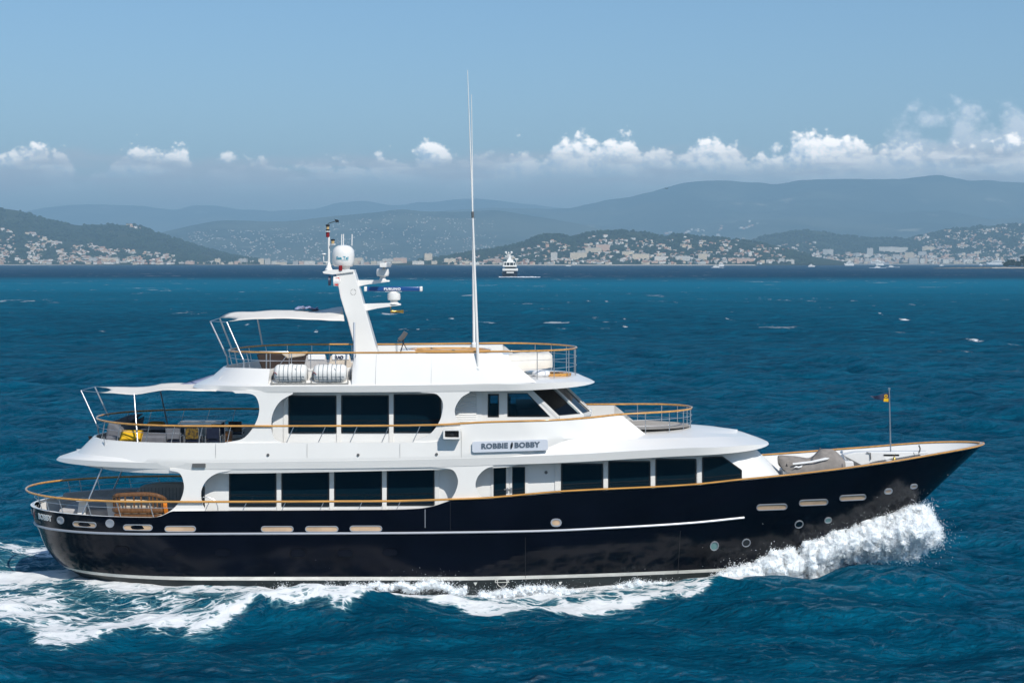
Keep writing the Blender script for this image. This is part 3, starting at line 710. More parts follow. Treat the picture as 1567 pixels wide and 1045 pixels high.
def put_house(rg, px, t_, where, scale=1.0, kinds=None):
    k = fl_rng.choices(range(10), weights=[5,5,4,4,2,2,3,4,1,1])[0] if kinds is None else fl_rng.choice(kinds)
    o = bpy.data.objects.new('house', PROTO[k][1]); COL.objects.link(o)
    o.location = rg.pt(px, t_); o.rotation_euler = (0,0,R(fl_rng.uniform(-35,35))); s_ = scale*fl_rng.uniform(.75,1.25); o.scale = (s_, s_, s_)
    tag(o, f'tiny {PROTO[k][0]} {where}', 'house', f'{PROTO[k][0]}s {where}')
def hill_dots(rg, n, regions, seed):
    r_ = random.Random(seed); out = []
    tot = sum(q[4] for q in regions)
    for px0, px1, t0, t1, w_ in regions:
        for _ in range(int(n*w_/tot)):
            for _try in range(30):
                px = r_.uniform(px0, px1); t_ = t0+(t1-t0)*r_.random()
                if mnoise.noise(Vector((px*.045, t_*9, seed))) > -.04: break
            out.append((px, t_))
    return out
def town_stuff(name, rg, pts, label, smin=.5, smax=1.15, seed=1):
    """the rest of the roofs beyond those built singly"""
    r_ = np.random.default_rng(seed); V, Fc, mi = [], [], []; mats = ['wall_white','wall_cream','wall_pink','wall_grey','roof_terracotta','roof_flat']
    for px, t_ in pts:
        p = rg.pt(px, t_); s_ = r_.uniform(smin, smax); w_, d_, h_ = 12*s_*r_.uniform(.7,1.4), 10*s_, 6.5*s_*r_.uniform(.8,1.5); a = R(r_.uniform(-35,35)); ca, sa = math.cos(a), math.sin(a)
        b = len(V); wm = int(r_.choice(4, p=[.5,.27,.13,.10])); rm = 4 if r_.random() < .6 else 5
        for z_, k in ((-2,1.0),(h_,1.0),(h_+(1.8 if rm == 4 else .1),.35 if rm == 4 else .98)):
            for x_, y_ in ((-1,-1),(1,-1),(1,1),(-1,1)): V.append((p.x+(x_*w_*ca-y_*d_*sa)*.5*k, p.y+(x_*w_*sa+y_*d_*ca)*.5*k, p.z+z_))
        for q in range(4):
            Fc.append((b+q, b+(q+1)%4, b+4+(q+1)%4, b+4+q)); mi.append(wm); Fc.append((b+4+q, b+4+(q+1)%4, b+8+(q+1)%4, b+8+q)); mi.append(rm)
        Fc.append((b+8,b+9,b+10,b+11)); mi.append(rm)
    o = np_mesh(name, V, Fc, mats, mi); tag(o, label, 'town', kind='stuff')
A_pts = hill_dots(HA, 1050, [(-40,70,.02,.62,3.2),(70,160,.02,.52,3),(160,215,.02,.40,1.5),(215,265,.02,.40,.8),(200,260,.0,.2,.6),(185,215,.88,1.0,.10)], 5)
B_pts = hill_dots(HB, 850, [(690,800,.05,.6,1.2),(800,900,.03,.75,1.6),(900,1040,.03,.85,3),(1040,1200,.03,.9,3)], 6)
C_pts = hill_dots(HC, 1900, [(1150,1250,.02,.7,2),(1250,1400,.02,.42,3.4),(1400,1600,.02,.6,4),(1400,1600,.5,1.0,2.4)], 7)
for pts, rg, where, n in ((A_pts, HA, 'on the left hillside', 110), (B_pts, HB, 'among the trees of the centre headland', 100), (C_pts, HC, 'above the harbour on the right', 85)):
    pts.sort(key=lambda q: q[1])
    for px, t_ in pts[:n]: put_house(rg, px, t_, where)
    town_stuff('hillside_town', rg, pts[n:], f'the many further tiny houses {where}', seed=n)
D_pts = hill_dots(HD, 1000, [(250,400,.05,.75,3),(400,560,.05,.85,3),(560,760,.1,.85,3)], 8)
town_stuff('hillside_town', HD, D_pts, 'scattered pale specks of villages on the hazy middle hills', .35, .8, 9)
E_pts = hill_dots(HE, 650, [(960,1200,.02,.25,3),(1280,1440,.02,.22,2.5),(1000,1160,.18,.45,.6)], 10)
town_stuff('hillside_town', HE, E_pts, 'faint pale villages at the foot of the great mountain', 1.2, 2.4, 12)
# ---- blocks of flats along the shore and in the right hand town
FLK = [('flats_white','white'),('flats_cream','cream'),('flats_pink','pinkish'),('flats_grey','grey')]
FPROTO = {}
def flats(px, D, w_, h_, k, where, z0=3.0, d_=16):
    key = (round(w_/10)*10 or 10, round(h_/4)*4 or 4, k)
    if key not in FPROTO:
        W_, H_ = key[0], key[1]
        mb = MB(); mb.box((0,0,H_/2-1), (W_, d_, H_+2)); mb.cur = 1; mb.box((0,0,H_+.35), (W_+.6, d_+.6, .7)); mb.box((W_*.2,0,H_+1.9), (min(8,W_*.3), 6, 2.4))
        if W_ >= 30: mb.box((-W_*.25,0,H_+1.6), (6, 5, 1.8))
        o = mb.build('apartment_block', [FLK[k][0], 'roof_flat'], None, smooth=0); COL.objects.unlink(o); FPROTO[key] = o.data
    o = bpy.data.objects.new('apartment_block', FPROTO[key]); COL.objects.link(o); o.location = G(px, D, z0); o.rotation_euler = (0,0,R(fl_rng.uniform(-14,14)))
    size = 'tall' if key[1] >= 24 else ('long low' if key[0] >= 50 else 'small')
    tag(o, f'{size} {FLK[k][1]} block of flats {where}', 'apartment block', f'{size} {FLK[k][1]} flats {where}')
r_ = random.Random(4)
px = -30
while px < 620:                                   # the beach front on the left
    w_ = r_.choice((10,20,20,20,30,40)); flats(px, 6130+r_.uniform(0,110), w_, r_.choice((8,8,12,12,16,20)), r_.choice((0,0,1,1,2,3)), 'on the left beach front'); px += w_*F/6150+r_.choice((.6,1,2,3,6))
for px, w_, h_, k in ((143,30,26,3),(164,40,24,1),(176,30,22,1),(655,30,40,1),(594,40,20,0),(612,50,24,2),(545,50,22,1)): flats(px, 6230, w_, h_, k, 'standing behind the beach front')
px = 640
while px < 1210:
    w_ = r_.choice((10,20,20,30,40)); flats(px, 5740+r_.uniform(0,120), w_, r_.choice((8,12,12,16,20)), r_.choice((0,0,1,1,2,3)), 'at the foot of the headland'); px += w_*F/5750+r_.uniform(2,9)
for px, t_, w_, h_, k in ((922,.42,50,28,2),(908,.38,60,20,1),(885,.22,60,22,1),(848,.14,20,34,0),(980,.16,60,22,1),(1045,.18,50,18,0),(1130,.12,80,16,2),(1140,.10,60,14,2),(1075,.2,30,22,1),(890,.3,30,20,3),(1010,.12,40,20,0),(960,.28,40,16,1)):
    p = HB.pt(px, t_); flats(px, p.y+DC, w_, h_, k, 'on the slope of the headland', z0=p.z)
for _ in range(170):
    px = r_.choice((r_.uniform(1215,1567), r_.uniform(1310,1500))); t_ = r_.random()**1.4*.30; p = HC.pt(px, t_)
    flats(px, p.y+DC+60, r_.choice((10,10,20,20,30,40)), r_.choice((8,12,12,16,20,24)), r_.choice((0,1,1,2,2,3)), 'in the town on the right', z0=p.z)
for px, t_, w_, h_, k in ((1359,.5,90,28,0),(1380,.5,60,22,0),(1392,.16,40,40,1),(1331,.3,30,44,3),(1420,.44,60,24,1),(1267,.28,50,30,3)):
    p = HC.pt(px, t_); flats(px, p.y+DC, w_, h_, k, 'on the skyline of the right hand town', z0=p.z)

# ---- the islet on the right
ir = []; xs_ = np.linspace(1428, 1720, 150)
rng_i = np.random.default_rng(2)
for k, (dy, zf) in enumerate(((0,-.6),(3,.55),(9,1.0),(18,.9),(30,.4),(40,-.6))):
    row = []
    for px in xs_:
        hgt = (0.7+1.6*np.clip((px-1430)/70, 0, 1))*(1+.9*mnoise.noise(Vector((px*.35, dy*.2, 1)))) 
        row.append(G(px+.6*mnoise.noise(Vector((px*.5, k*3, 7))), 3050+dy+4*mnoise.noise(Vector((px*.2, 2, k)))+max(0, px-1520)*.05, hgt*zf if zf > 0 else zf))
    ir.append(row)
mb = MB(); mb.grid(ir); o = mb.build('rocky_islet', 'rock', None, smooth=0); o['kind'] = 'structure'
mb = MB(); mb.grid([[G(px, D_, z_+.3*mnoise.noise(Vector((px*.4, z_, 3)))) for px in np.linspace(1518, 1720, 60)] for D_, z_ in ((3047,.2),(3052,1.5),(3066,2.3),(3100,2.4))]); o = mb.build('islet_beach', 'sand', None); o['kind'] = 'structure'
mat('bark', (.10,.075,.05), .9, var=.3, vscale=2)
def pine(px, D, h_, w_, lab, seed):
    o_ = G(px, D, 1.4); t_ = thing('pine_tree', lab, 'tree', o_); r_ = random.Random(seed)
    mb = MB(); mb.tube([o_+Vector((0,0,-1)), o_+Vector((.4,0,h_*.35)), o_+Vector((-.2,.3,h_*.8))], .45, 7, r2=.15)
    for k in range(7):
        a = r_.uniform(0, 6.28); z_ = h_*r_.uniform(.25,.7); mb.tube([o_+Vector((.2,0,z_)), o_+Vector((math.cos(a)*w_*.35, math.sin(a)*w_*.35, z_+h_*.18))], .14, 5, r2=.05)
    mb.build('trunk', 'bark', t_, origin=o_)
    V, Fc = [], []; cl_ = [(Vector((r_.gauss(0,w_*.27), r_.gauss(0,w_*.27), h_*(.30+.62*r_.random()**.8))), r_.uniform(.10,.22)*w_) for _ in range(46)]
    for c, s_ in cl_:
        c.x *= 1.1-.5*abs(c.z/h_-.45); c.y *= 1.1-.5*abs(c.z/h_-.45)
        for _ in range(90):
            d = Vector((r_.gauss(0,1), r_.gauss(0,1), r_.gauss(0,1))).normalized()*s_*r_.random()**.4; d.z *= .65
            p = c+d; n = Vector((r_.gauss(0,1), r_.gauss(0,1), r_.gauss(0,1)+.6)).normalized(); a = n.orthogonal().normalized(); b = n.cross(a); q = r_.uniform(.45,.85)
            i = len(V); V += [p+a*q, p+b*q, p-a*q, p-b*q]; Fc.append((i,i+1,i+2,i+3))
    np_o = np_mesh('crown', [tuple(v) for v in V], Fc, ['pine_leaf']); np_o.parent = t_
for a in ((1541,3085,11,11,'round topped pine, the outermost on the islet point',1),(1549,3092,15,14,'broad dark pine just behind the islet point',2),(1559,3110,12,12,'low bushy pine between the taller pines of the islet',3),(1566,3090,22,15,'tallest dark pine on the islet at the right edge',4),(1580,3100,21,18,'dark pine beyond the right edge of the islet row',5)): pine(*a)

# ---- boats far out in the bay
mat('far_white', (.78,.77,.74), .4); mat('far_grey', (.20,.24,.30), .5); mat('far_navy', (.012,.018,.035), .25)
def wake_patch(name, o_, w_, l_, lab, seed):
    """a low ragged strip of foam lying on the water"""
    mb = MB(); n_ = 40; rws = []
    for k, v in enumerate(np.linspace(-1, 1, 9)):
        rws.append([o_+Vector(((i/(n_-1)-.5)*w_, v*l_*(.55+.45*mnoise.noise(Vector((i*.4, seed, v))))*min(1, 2.2*math.sin(math.pi*i/(n_-1))), (.10+.55*max(0, mnoise.noise(Vector((i*.45, v*1.5, seed))))+.3)*(1-v*v)-.05)) for i in range(n_)])
    mb.grid(rws); o = mb.build(name, 'spray_white', None, origin=o_, smooth=60); tag(o, lab, 'wake', kind='stuff')
D_ = 1314; o_ = G(780, D_, 0); ky = thing('distant_motor_yacht', 'large white and navy motor yacht seen from astern in the far channel', 'yacht', o_)
s_ = D_/F
def K(x, y, dy=0): return Vector((o_.x+(x-606)*s_/14.93, o_.y+dy, (820-y)*s_/14.93))
m_ = MB(); rws = []
for dy, kk in ((0,1.0),(12,1.08),(30,1.06),(45,.75),(56,.12)): rws.append([K(606-165*kk,700,dy), K(606-172*kk,740,dy), K(606-150*kk,835,dy), K(606+150*kk,835,dy), K(606+172*kk,740,dy), K(606+165*kk,700,dy)])
m_.grid(rws); m_.add(rws[0], [list(range(6))]); m_.add([q for r in rws for q in (r[0], r[-1])], [(2*i,2*i+1,2*i+3,2*i+2) for i in range(4)]); m_.build('hull', 'far_navy', ky, origin=o_)
def tier(nm_, x0, x1, y0, y1, d0, d1, mt): MB().prism([K(x0,y0,d0), K(x1,y0,d0), K(x1,y1,d0), K(x0,y1,d0)], (0, d1-d0, 0)).build(nm_, mt, ky, origin=o_, bevel=.15)
tier('stern_platform', 530,700,705,735,-2,6,'far_white'); tier('main_deck_wall', 500,730,675,712,6,40,'tinted_glass'); tier('upper_deck', 440,795,628,680,2,46,'far_white'); tier('saloon_glass', 500,745,585,630,8,40,'tinted_glass')
tier('bridge_deck', 445,770,553,588,4,40,'far_white'); tier('bridge_glass', 490,715,490,556,8,34,'tinted_glass'); tier('top_deck', 465,725,470,498,8,32,'far_white'); tier('top_coaming', 540,690,430,472,10,26,'far_white')
for x_ in (468,530,606,690,742): tier('pillar', x_-7, x_+7, 490, 556, 5, 6.5, 'far_white')
m_ = MB(); m_.prism([K(x_,y_,14) for x_, y_ in ((560,435),(650,435),(625,330),(612,290),(600,290),(590,330))], (0,4,0)); m_.box(K(600,345,16), (7,1.2,.7)); m_.build('mast', 'far_white', ky, origin=o_)
m_ = MB()
for x_, y_, r_q in ((515,258,28),(577,265,20),(646,258,28)): m_.lathe([(0,-r_q*s_/14.93),(r_q*.9*s_/14.93,-r_q*.5*s_/14.93),(r_q*s_/14.93,0),(r_q*.7*s_/14.93,r_q*.8*s_/14.93),(0,r_q*1.05*s_/14.93)], K(x_,y_,16), 14); m_.tube([K(x_,y_+20,16), K(590,330,16)], .3, 5)
m_.build('satellite_dome', 'far_white', ky, origin=o_)
m_ = MB(); m_.tube([K(765,400,20), K(765,480,20)], .25, 5); m_.box(K(765,410,20), (2.6,1,1.0)); m_.box(K(520,390,20), (3.4,1,1.4)); m_.tube([K(410,440,20), K(470,500,20)], .3, 5); m_.build('crane', 'far_white', ky, origin=o_)
wake_patch('yacht_wake', G(790, 1298, 0), 27, 5.5, 'white wake spreading behind the distant navy yacht', 3.3)
wake_patch('yacht_wake', G(810, 1285, 0), 17, 3.0, 'thin foam trail right of the distant navy yacht', 5.7)
def far_boat(px, py, wpx, hpx, lab, name='distant_boat', hullm='far_white', style=0, flip=1, cat='boat'):
    D_ = F*CAMH/(py-HY); o_ = G(px, D_, 0); s_ = D_/F; L, H_ = wpx*s_, hpx*s_
    t_ = thing(name, lab, cat, o_); e = lambda x_, z_, y_=0: o_+Vector((flip*x_*L, y_, z_*H_))
    fh = .34 if style < 2 else .42
    m_ = MB(); P0 = [(-.5,-.02),(-.5,fh*.8),(.1,fh*.85),(.5,fh*1.15),(.40,-.02)]
    wd = L*.09
    rws = [[e(x_, z_, y_*wd) for x_, z_ in P0] for y_ in (-1, 1)]
    m_.prism(rws[0], (0, 2*wd, 0)); m_.build('hull', hullm, t_, origin=o_, smooth=0)
    if style != 2:
        m_ = MB(); m_.prism([e(x_, z_, -wd*.8) for x_, z_ in ((-.40,fh*.8),(-.38,.56),(-.2,.60),(-.16,.74),(.0,.74),(.12,.58),(.22,.5),(.28,fh))], (0, 1.6*wd, 0)); m_.build('superstructure', 'far_white', t_, origin=o_, smooth=0)
        m_ = MB(); m_.prism([e(x_, z_, -wd*.83) for x_, z_ in ((-.34,.45),(-.34,.52),(.12,.52),(.19,.45))], (0, 1.66*wd, 0)); m_.build('window_band', 'far_window', t_, origin=o_, smooth=0)
        m_ = MB(); m_.prism([e(x_, z_, -wd*.1) for x_, z_ in ((-.12,.72),(-.04,.72),(-.06,1.0),(-.08,1.0))], (0, .2*wd, 0)); m_.build('mast', 'far_white', t_, origin=o_, smooth=0)
    else:
        m_ = MB()
        for x_ in (-.3, 0, .28):
            m_.tube([e(x_,fh), e(x_,1.0)], .45, 6, r2=.25)
            for z_ in (.55,.7,.85): m_.tube([e(x_-.11,z_), e(x_+.11,z_)], .28, 5)
        m_.tube([e(.45,fh), e(.62,.5)], .3, 5); m_.build('rigging', 'raft_grey', t_, origin=o_)
        m_ = MB(); m_.prism([e(x_, z_, -wd*.6) for x_, z_ in ((-.42,fh*.8),(-.4,.5),(-.1,.5),(-.05,fh))], (0, 1.2*wd, 0)); m_.build('deckhouse', 'far_white', t_, origin=o_, smooth=0)
far_boat(1230,405.1,26,18,'three masted sailing ship lying off the right hand town','sailing_ship','far_grey',2,-1,'ship')
far_boat(1242,408.3,11,4.6,'small white motor launch in front of the sailing ship','motor_launch')
far_boat(1299,406.6,15,10,'white motor yacht with a pointed mast lying between the two larger ships','motor_yacht',flip=-1,cat='yacht')
far_boat(1345,405.0,33,9,'long blue grey ship moored off the right hand town','moored_ship','far_grey',0,1,'ship')
far_boat(1346,406.2,13,8,'white yacht in front of the long blue grey ship','motor_yacht',flip=-1,cat='yacht')
far_boat(1104,408.0,9,9,'white sailing yacht with a steep cabin off the headland','motor_yacht',cat='yacht')
far_boat(1096,409.2,11,4,'low white speedboat ahead of the sailing yacht off the headland','speedboat')
far_boat(1343,409.6,9,3.2,'white speedboat running in front of the blue grey ship','speedboat'); far_boat(1364,408.6,8,3.2,'white speedboat to the right of the blue grey ship','speedboat')
far_boat(604,405.6,20,4.4,'long low white ferry off the beach left of the tall aerials','ferry'); far_boat(870,407.4,8,2.4,'tiny white launch off the headland beach','motor_launch')
far_boat(1441,407,7,3,'tiny white launch left of the islet','motor_launch'); far_boat(1501,406.2,5,4,'tiny white launch behind the islet rocks','motor_launch'); far_boat(1525,405.2,34,9,'long white yacht moored behind the islet trees','motor_yacht',flip=-1,cat='yacht')
for k, (px, py, w_) in enumerate(((1343,410.2,26),(1366,409.2,22),(1098,409.9,20))):
    D_ = F*CAMH/(py-HY); wake_patch('boat_wake', G(px, D_, 0), w_*D_/F, 9, ('thin wake of the speedboat in front of the blue grey ship','thin wake of the speedboat right of the blue grey ship','thin wake of the speedboat off the headland')[k], k*2.1)
mb = MB(); c = G(1020, 700, (HY-289)*700/F+CAMH); mb.add([c+Vector(q) for q in ((0,0,0),(-.5,.1,.28),(-.95,.1,.12),(-.45,-.1,.12),(.5,.1,.28),(.95,.1,.12),(.45,-.1,.12),(0,.35,0),(0,-.35,-.05),(0,0,-.14))], [(0,1,2,3),(0,6,5,4),(0,3,8),(0,8,6),(7,1,0),(7,0,4),(3,9,8),(6,8,9)])
o = mb.build('seabird', 'black', None, origin=c); tag(o, 'single dark bird gliding in front of the great mountain', 'bird')
# =================================================================== THE YACHT (bow towards +X, centreline Y = 0, waterline Z = 0)
yacht = thing('motor_yacht', 'large navy hulled motor yacht with white decks and varnished teak rails, steaming right', 'yacht')
def P_(name, mb, mats, parent=yacht, **kw): return mb.build(name, mats, parent, **kw)

# ---- hull form
zs = Curve1([(-18.4,2.70),(-16,2.69),(-12.98,2.66),(-12.66,2.70),(-12.42,2.80),(-12.2,2.885),(-11,2.895),(-4.3,2.94),(-3.37,2.975),(-2.85,3.06),(-2.5,3.17),(-2.2,3.26),(-1.6,3.29),(-1.28,3.30),(1.82,3.55),(6.47,3.78),(8.3,3.95),(10.2,4.10),(13.9,4.47),(16.2,4.74),(17.95,4.90)])
XA = Curve1([(-1.2,-15.4),(0,-16.3),(.3,-16.8),(.51,-17.2),(1.23,-17.75),(1.8,-17.97),(2.05,-18.1),(2.7,-18.25),(3.4,-18.3)])
XF = Curve1([(-1.2,11.2),(0,12.2),(.6,12.95),(1.6,14.25),(2.7,15.6),(3.8,16.75),(4.95,17.95)])
def hb(X, z):
    X = np.asarray(X, float); z = np.asarray(z, float)
    v = np.clip(z/zs(X), 0, 1)
    B = 3.5+.1*v
    La = 6.5-1.3*v; da = np.clip(X-XA(z), 0, None)
    a = np.sqrt(np.clip(1-np.clip(1-da/La, 0, 1)**2.1, 0, 1))
    Lf = 15-3*v; p = 1.35+.35*v**1.2; q = 1.25+.75*v**1.5
    df = np.clip(XF(z)-X, 0, None)
    f = np.clip(1-np.clip(1-df/Lf, 0, 1)**p, 0, 1)**(1/q)
    return B*a*f
def hbs(X): return float(hb(X, float(zs(X))))
def onhull(px, py):
    Y = -3.5
    for _ in range(30): Y = .5*Y+.5*-float(hb(WX(px, Y), WZ(py, Y)))
    return WX(px, Y), WZ(py, Y)
def hullpt(X, z, off=0.0):
    h = float(hb(X, z)); e = .02
    hx = (float(hb(X+e, z))-float(hb(X-e, z)))/(2*e); hz = (float(hb(X, z+e))-float(hb(X, z-e)))/(2*e)
    hx = max(-3, min(3, hx))
    n = Vector((-hx, -1, -hz)).normalized()
    return Vector((X, -h, z))+n*off
NS = 340
S = .5-.5*np.cos(np.linspace(0, np.pi, NS)); S = .55*S+.45*np.linspace(0, 1, NS)
rowsN = []
zfix = [-1.2, -.55, .0, .385, .515]
def hull_row(kind, val):
    X = -17+S*34.0
    for _ in range(6):
        top = zs(X)
        z = np.full(NS, val) if kind == 'z' else .515+(top-.515)*val
        X = XA(z)+(XF(z)-XA(z))*S
    return X, hb(X, z), z
rows = [hull_row('z', a) for a in zfix]+[hull_row('f', a) for a in np.linspace(0, 1, 20)[1:]]
hull = MB(); hull.cur = 0
for side in (-1, 1):
    for k in range(len(rows)-1):
        hull.cur = 2 if k < 3 else (1 if k == 3 else 0)
        A = [(x, side*h, z) for x, h, z in zip(*rows[k])]; B_ = [(x, side*h, z) for x, h, z in zip(*rows[k+1])]
        hull.grid([A, B_], flip=side > 0)
P_('hull', hull, ['navy_paint', 'boot_white', 'antifoul'], smooth=50)
# white inner lining of the bulwarks, with the narrow white top edge
lin = MB()
Xt, Ht, Zt = rows[-1]
for side in (-1, 1):
    o = [(x, side*h, z+.004) for x, h, z in zip(Xt, Ht, Zt)]
    xi = Xt*.9935; hi = np.clip(Ht-.11, 0, None)
    i0 = [(x, side*h, z+.004) for x, h, z in zip(xi, hi, Zt)]
    zl = np.where(Xt > 9.2, 3.3, 2.1); ls = [o, i0]
    for f_ in (.2, .4, .6, .8, 1.0):
        z_ = Zt*(1-f_)+zl*f_; xx = np.minimum(xi, XF(z_)-.15)
        ls.append([(x, side*h, z) for x, h, z in zip(xx, np.clip(hb(xx, z_)-.11, 0, None), z_)])
    lin.grid(ls, flip=side < 0)
P_('bulwark_lining', lin, 'white_paint')
dk = MB()
for (x0, x1, z, inset) in ((-18.0, 9.4, 2.16, .09), (9.2, 15.9, 3.36, .08)):
    xs = np.linspace(x0, x1, 60); h = np.clip(hb(xs, z)-inset, .01, None)
    dk.grid([[(x, -a, z) for x, a in zip(xs, h)], [(x, 0, z+.03) for x in xs], [(x, a, z) for x, a in zip(xs, h)]])
P_('main_deck', dk, 'grey_deck')
# silver rub rail, teak cap rail
rub = MB()
zr = Curve1([(-18.4,2.02),(-13.7,2.06),(-4.3,2.10),(0.4,2.16),(3.5,2.27),(6.5,2.40),(8.5,2.55)])
for side in (-1, 1):
    xs = np.concatenate([-18.09+.5*np.linspace(0,1,14)**2, np.linspace(-17.5, 8.45, 90)])
    pts = [(x, side*(float(hb(x, zr(x)))+.02), float(zr(x))) for x in xs]
    rub.tube(pts, .045, 8)
rub.build_each('rub_rail', 'silver', yacht)
zrail = Curve1([(-18.4,3.29),(-16.5,3.25),(-12.2,3.225),(-4.3,3.25),(-2.2,3.315),(-1.28,3.345),(1.82,3.60),(6.47,3.83),(8.3,4.0),(10.2,4.15),(13.9,4.52),(16.2,4.79),(17.95,4.95)])
cap = MB()
xs = np.concatenate([np.linspace(-2.25, 15.5, 70), 15.5+(17.98-15.5)*np.sin(np.linspace(0, np.pi/2, 24))[1:]])
near = [Vector((x, -max(0, float(hb(x, float(zs(x))))-.03), float(zrail(x)))) for x in xs]
cap.tube(near+[Vector((p.x, -p.y, p.z)) for p in near[::-1]][1:], .105, 10, flat=.36)
P_('cap_rail', cap, 'teak_varnish', smooth=50)
def rail_plan(xa, La, pa, B, xend, n=36):
    """near side from the aft centre forward"""
    t = np.linspace(0, 1, n); x = xa+(xend-xa)*(t**2.2)
    h = B*np.sqrt(np.clip(1-np.clip(1-(x-xa)/La, 0, 1)**pa, 0, 1))
    return x, h
tail = MB()
x, h = rail_plan(-18.42, 5.2, 2.1, 3.6, -2.2)
nr = [Vector((a, -b, float(zrail(a)))) for a, b in zip(x, h)]
tail.tube([Vector((p.x, -p.y, p.z)) for p in nr[::-1]][:-1]+nr, .042, 10)
P_('teak_rail', tail, 'teak_varnish', smooth=50)
st = MB()
def xh_sheer(X): return max(0.02, hbs(X)-.05)
for side in (-1, 1):
    for px0 in (57.5, 74, 96, 139.5, 185, 235):          # stanchions round the aft deck lean out to the rail
        x0 = max((px0-CX)*.0239, -17.95) if px0 < 60 else WX(px0, -xh_sheer((px0-CX)*.0237))
        b = Vector((x0, side*xh_sheer(x0), float(zs(x0))))
        xt = x0-.14; hh = 3.6*math.sqrt(max(0, 1-max(0, 1-(xt+18.42)/5.2)**2.1))
        st.tube([b, Vector((xt, side*hh, float(zrail(xt))-.02))], .017, 6)
    for x0 in (-10.95, -9.6, -8.2, -6.83, -5.45, -4.08, ):
        st.tube([Vector((x0-.10, side*3.55, 2.88)), Vector((x0+.06, side*3.56, 3.23))], .016, 6)
    xm, hm = rail_plan(-18.1, 5.2, 2.1, 3.56, -12.2, 24)
    st.tube([Vector((a, side*b, 3.0)) for a, b in zip(xm, hm)], .011, 6)
st.build_each('stanchion', 'steel', yacht, smooth=60)
# fairleads and freeing ports with polished frames
def stadium(w, h, n=7, sharp=1.0):
    r = min(w, h)/2; pts = []
    for cx_, a0 in ((w/2-r, -90), (-(w/2-r), 90)):
        for k in range(n):
            t = R(a0+180*k/(n-1)); pts.append((cx_+r*math.cos(t), h/2*math.sin(t)))
    return pts
def slot(px, py, wpx, hpx, inner='slot_tan', fr=.028, name='freeing_port'):
    X, z = onhull(px, py); D = DC-float(hb(X, z)); s_ = D/F
    w_, h_ = wpx*s_, hpx*s_
    e = .03; sl_ = (float(hb(X+e, z))-float(hb(X-e, z)))/(2*e)
    w_ = w_/max(.35, 1-abs(sl_)*.0)
    for side in (-1, 1):
        o = [hullpt(X+a, z+b, .004) for a, b in stadium(w_, h_)]
        i = [hullpt(X+a*(1-2*fr/w_), z+b*(1-2*fr/h_), .004) for a, b in stadium(w_, h_)]
        n = (hullpt(X, z, .03)-hullpt(X, z, 0)); 
        if side > 0:
            fl = lambda q: Vector((q.x, -q.y, q.z)); o = [fl(q) for q in o]; i = [fl(q) for q in i]; n = fl(n)
        r_ = MB().ring(o, i, n)
        p_ = MB().prism([q-n*.12 for q in i], n*.35)
        ob = r_.build(name, 'silver', yacht); p_.build('panel', inner, ob)
for a in ((129.6,802,40,9),(211,806.7,46,9.5),(276,808.7,48,9.5),(424.4,809,50,9.5),(492.5,809,51,9.5),(560,808.4,50,9.5),(1181,775.3,49,10),(1244.7,768.3,47,10),(1304.7,760.8,44,9.5)):
    slot(*a)
for a in ((93,795.5,13,12),(168.4,800.3,14,13),(851,799.2,17,12.5),(1359,751,14,9.5),(1398,743.6,13,8)):
    slot(*a, inner='silver' if a[0] < 200 else 'slot_tan', fr=.05, name='fairlead')
for a in ((1093,834.5,14,16,'pane_green'),(1141.8,829.8,14,14,'tinted_glass'),(1222.5,801.5,14,13,'tinted_glass'),(1267,795.3,12,10,'pane_green')):
    slot(*a[:4], inner=a[4], fr=.03, name='porthole')
for a in ((185,841.5,26,13),(260,844.8,26,13),(341,845,26,13),(456,845.8,27,14),(528,845.8,27,14),(596.7,844.5,26,13)):
    X, z = onhull(*a[:2]); s_ = .0236
    o = [hullpt(X+p, z+q, .002) for p, q in stadium(a[2]*s_, a[3]*s_)]; i = [hullpt(X+p*.9, z+q*.84, .002) for p, q in stadium(a[2]*s_, a[3]*s_)]
    m_ = MB().ring(o, i, (0,-.035,0)); m_.cur = 1; m_.prism([q+Vector((0,.03,0)) for q in i], (0,-.035,0))
    P_('deadlight', m_, ['navy_paint', 'navy_glass'])
# plating seams, vent pipe, draught marks and load line
se = MB()
for px, y0, y1 in ((804,822,884),(1041,812,877),(689,768,812)):
    X, z = onhull(px, y0); X2, z2 = onhull(px, y1)
    se.tube([hullpt(X, z+(z2-z)*k/8, .001) for k in range(9)], .008, 5)
se.build_each('plate_seam', 'black', yacht)
vp = MB(); X, z = onhull(650.5, 779); X2, z2 = onhull(650.5, 807)
vp.tube([hullpt(X, z, .02), hullpt(X, z2, .02)], .014, 6)
P_('vent_pipe', vp, 'silver')
mk = MB()
for px, py in ((727.5,893),(857.5,892)):
    X, z = onhull(px, py)
    mk.prism([hullpt(X-.07, z+.06, .004), hullpt(X+.07, z+.06, .004), hullpt(X, z-.07, .004)], (0,-.004,0))
X, z = onhull(768.5, 890.5); nn = 28
mk.ring([hullpt(X+.19*math.cos(2*math.pi*k/nn), z+.19*math.sin(2*math.pi*k/nn), .004) for k in range(nn)], [hullpt(X+.165*math.cos(2*math.pi*k/nn), z+.165*math.sin(2*math.pi*k/nn), .004) for k in range(nn)], (0,-.004,0))
for a, b, c, d in ((-.26,.26,-.012,.012),(-.26,-.235,0,.16),(-.26,-.17,.14,.16),(-.26,-.17,.07,.09)):
    mk.prism([hullpt(X+p, z+q, .005) for p, q in ((a,c),(b,c),(b,d),(a,d))], (0,-.004,0))
for a in (-1, 1):
    mk.prism([hullpt(X+.22+p, z+q, .006) for p, q in ((-.01,.02),(.01,.02),(.055*a+.01,.16),(.055*a-.01,.16))], (0,-.004,0))
P_('load_line_mark', mk, 'boot_white')
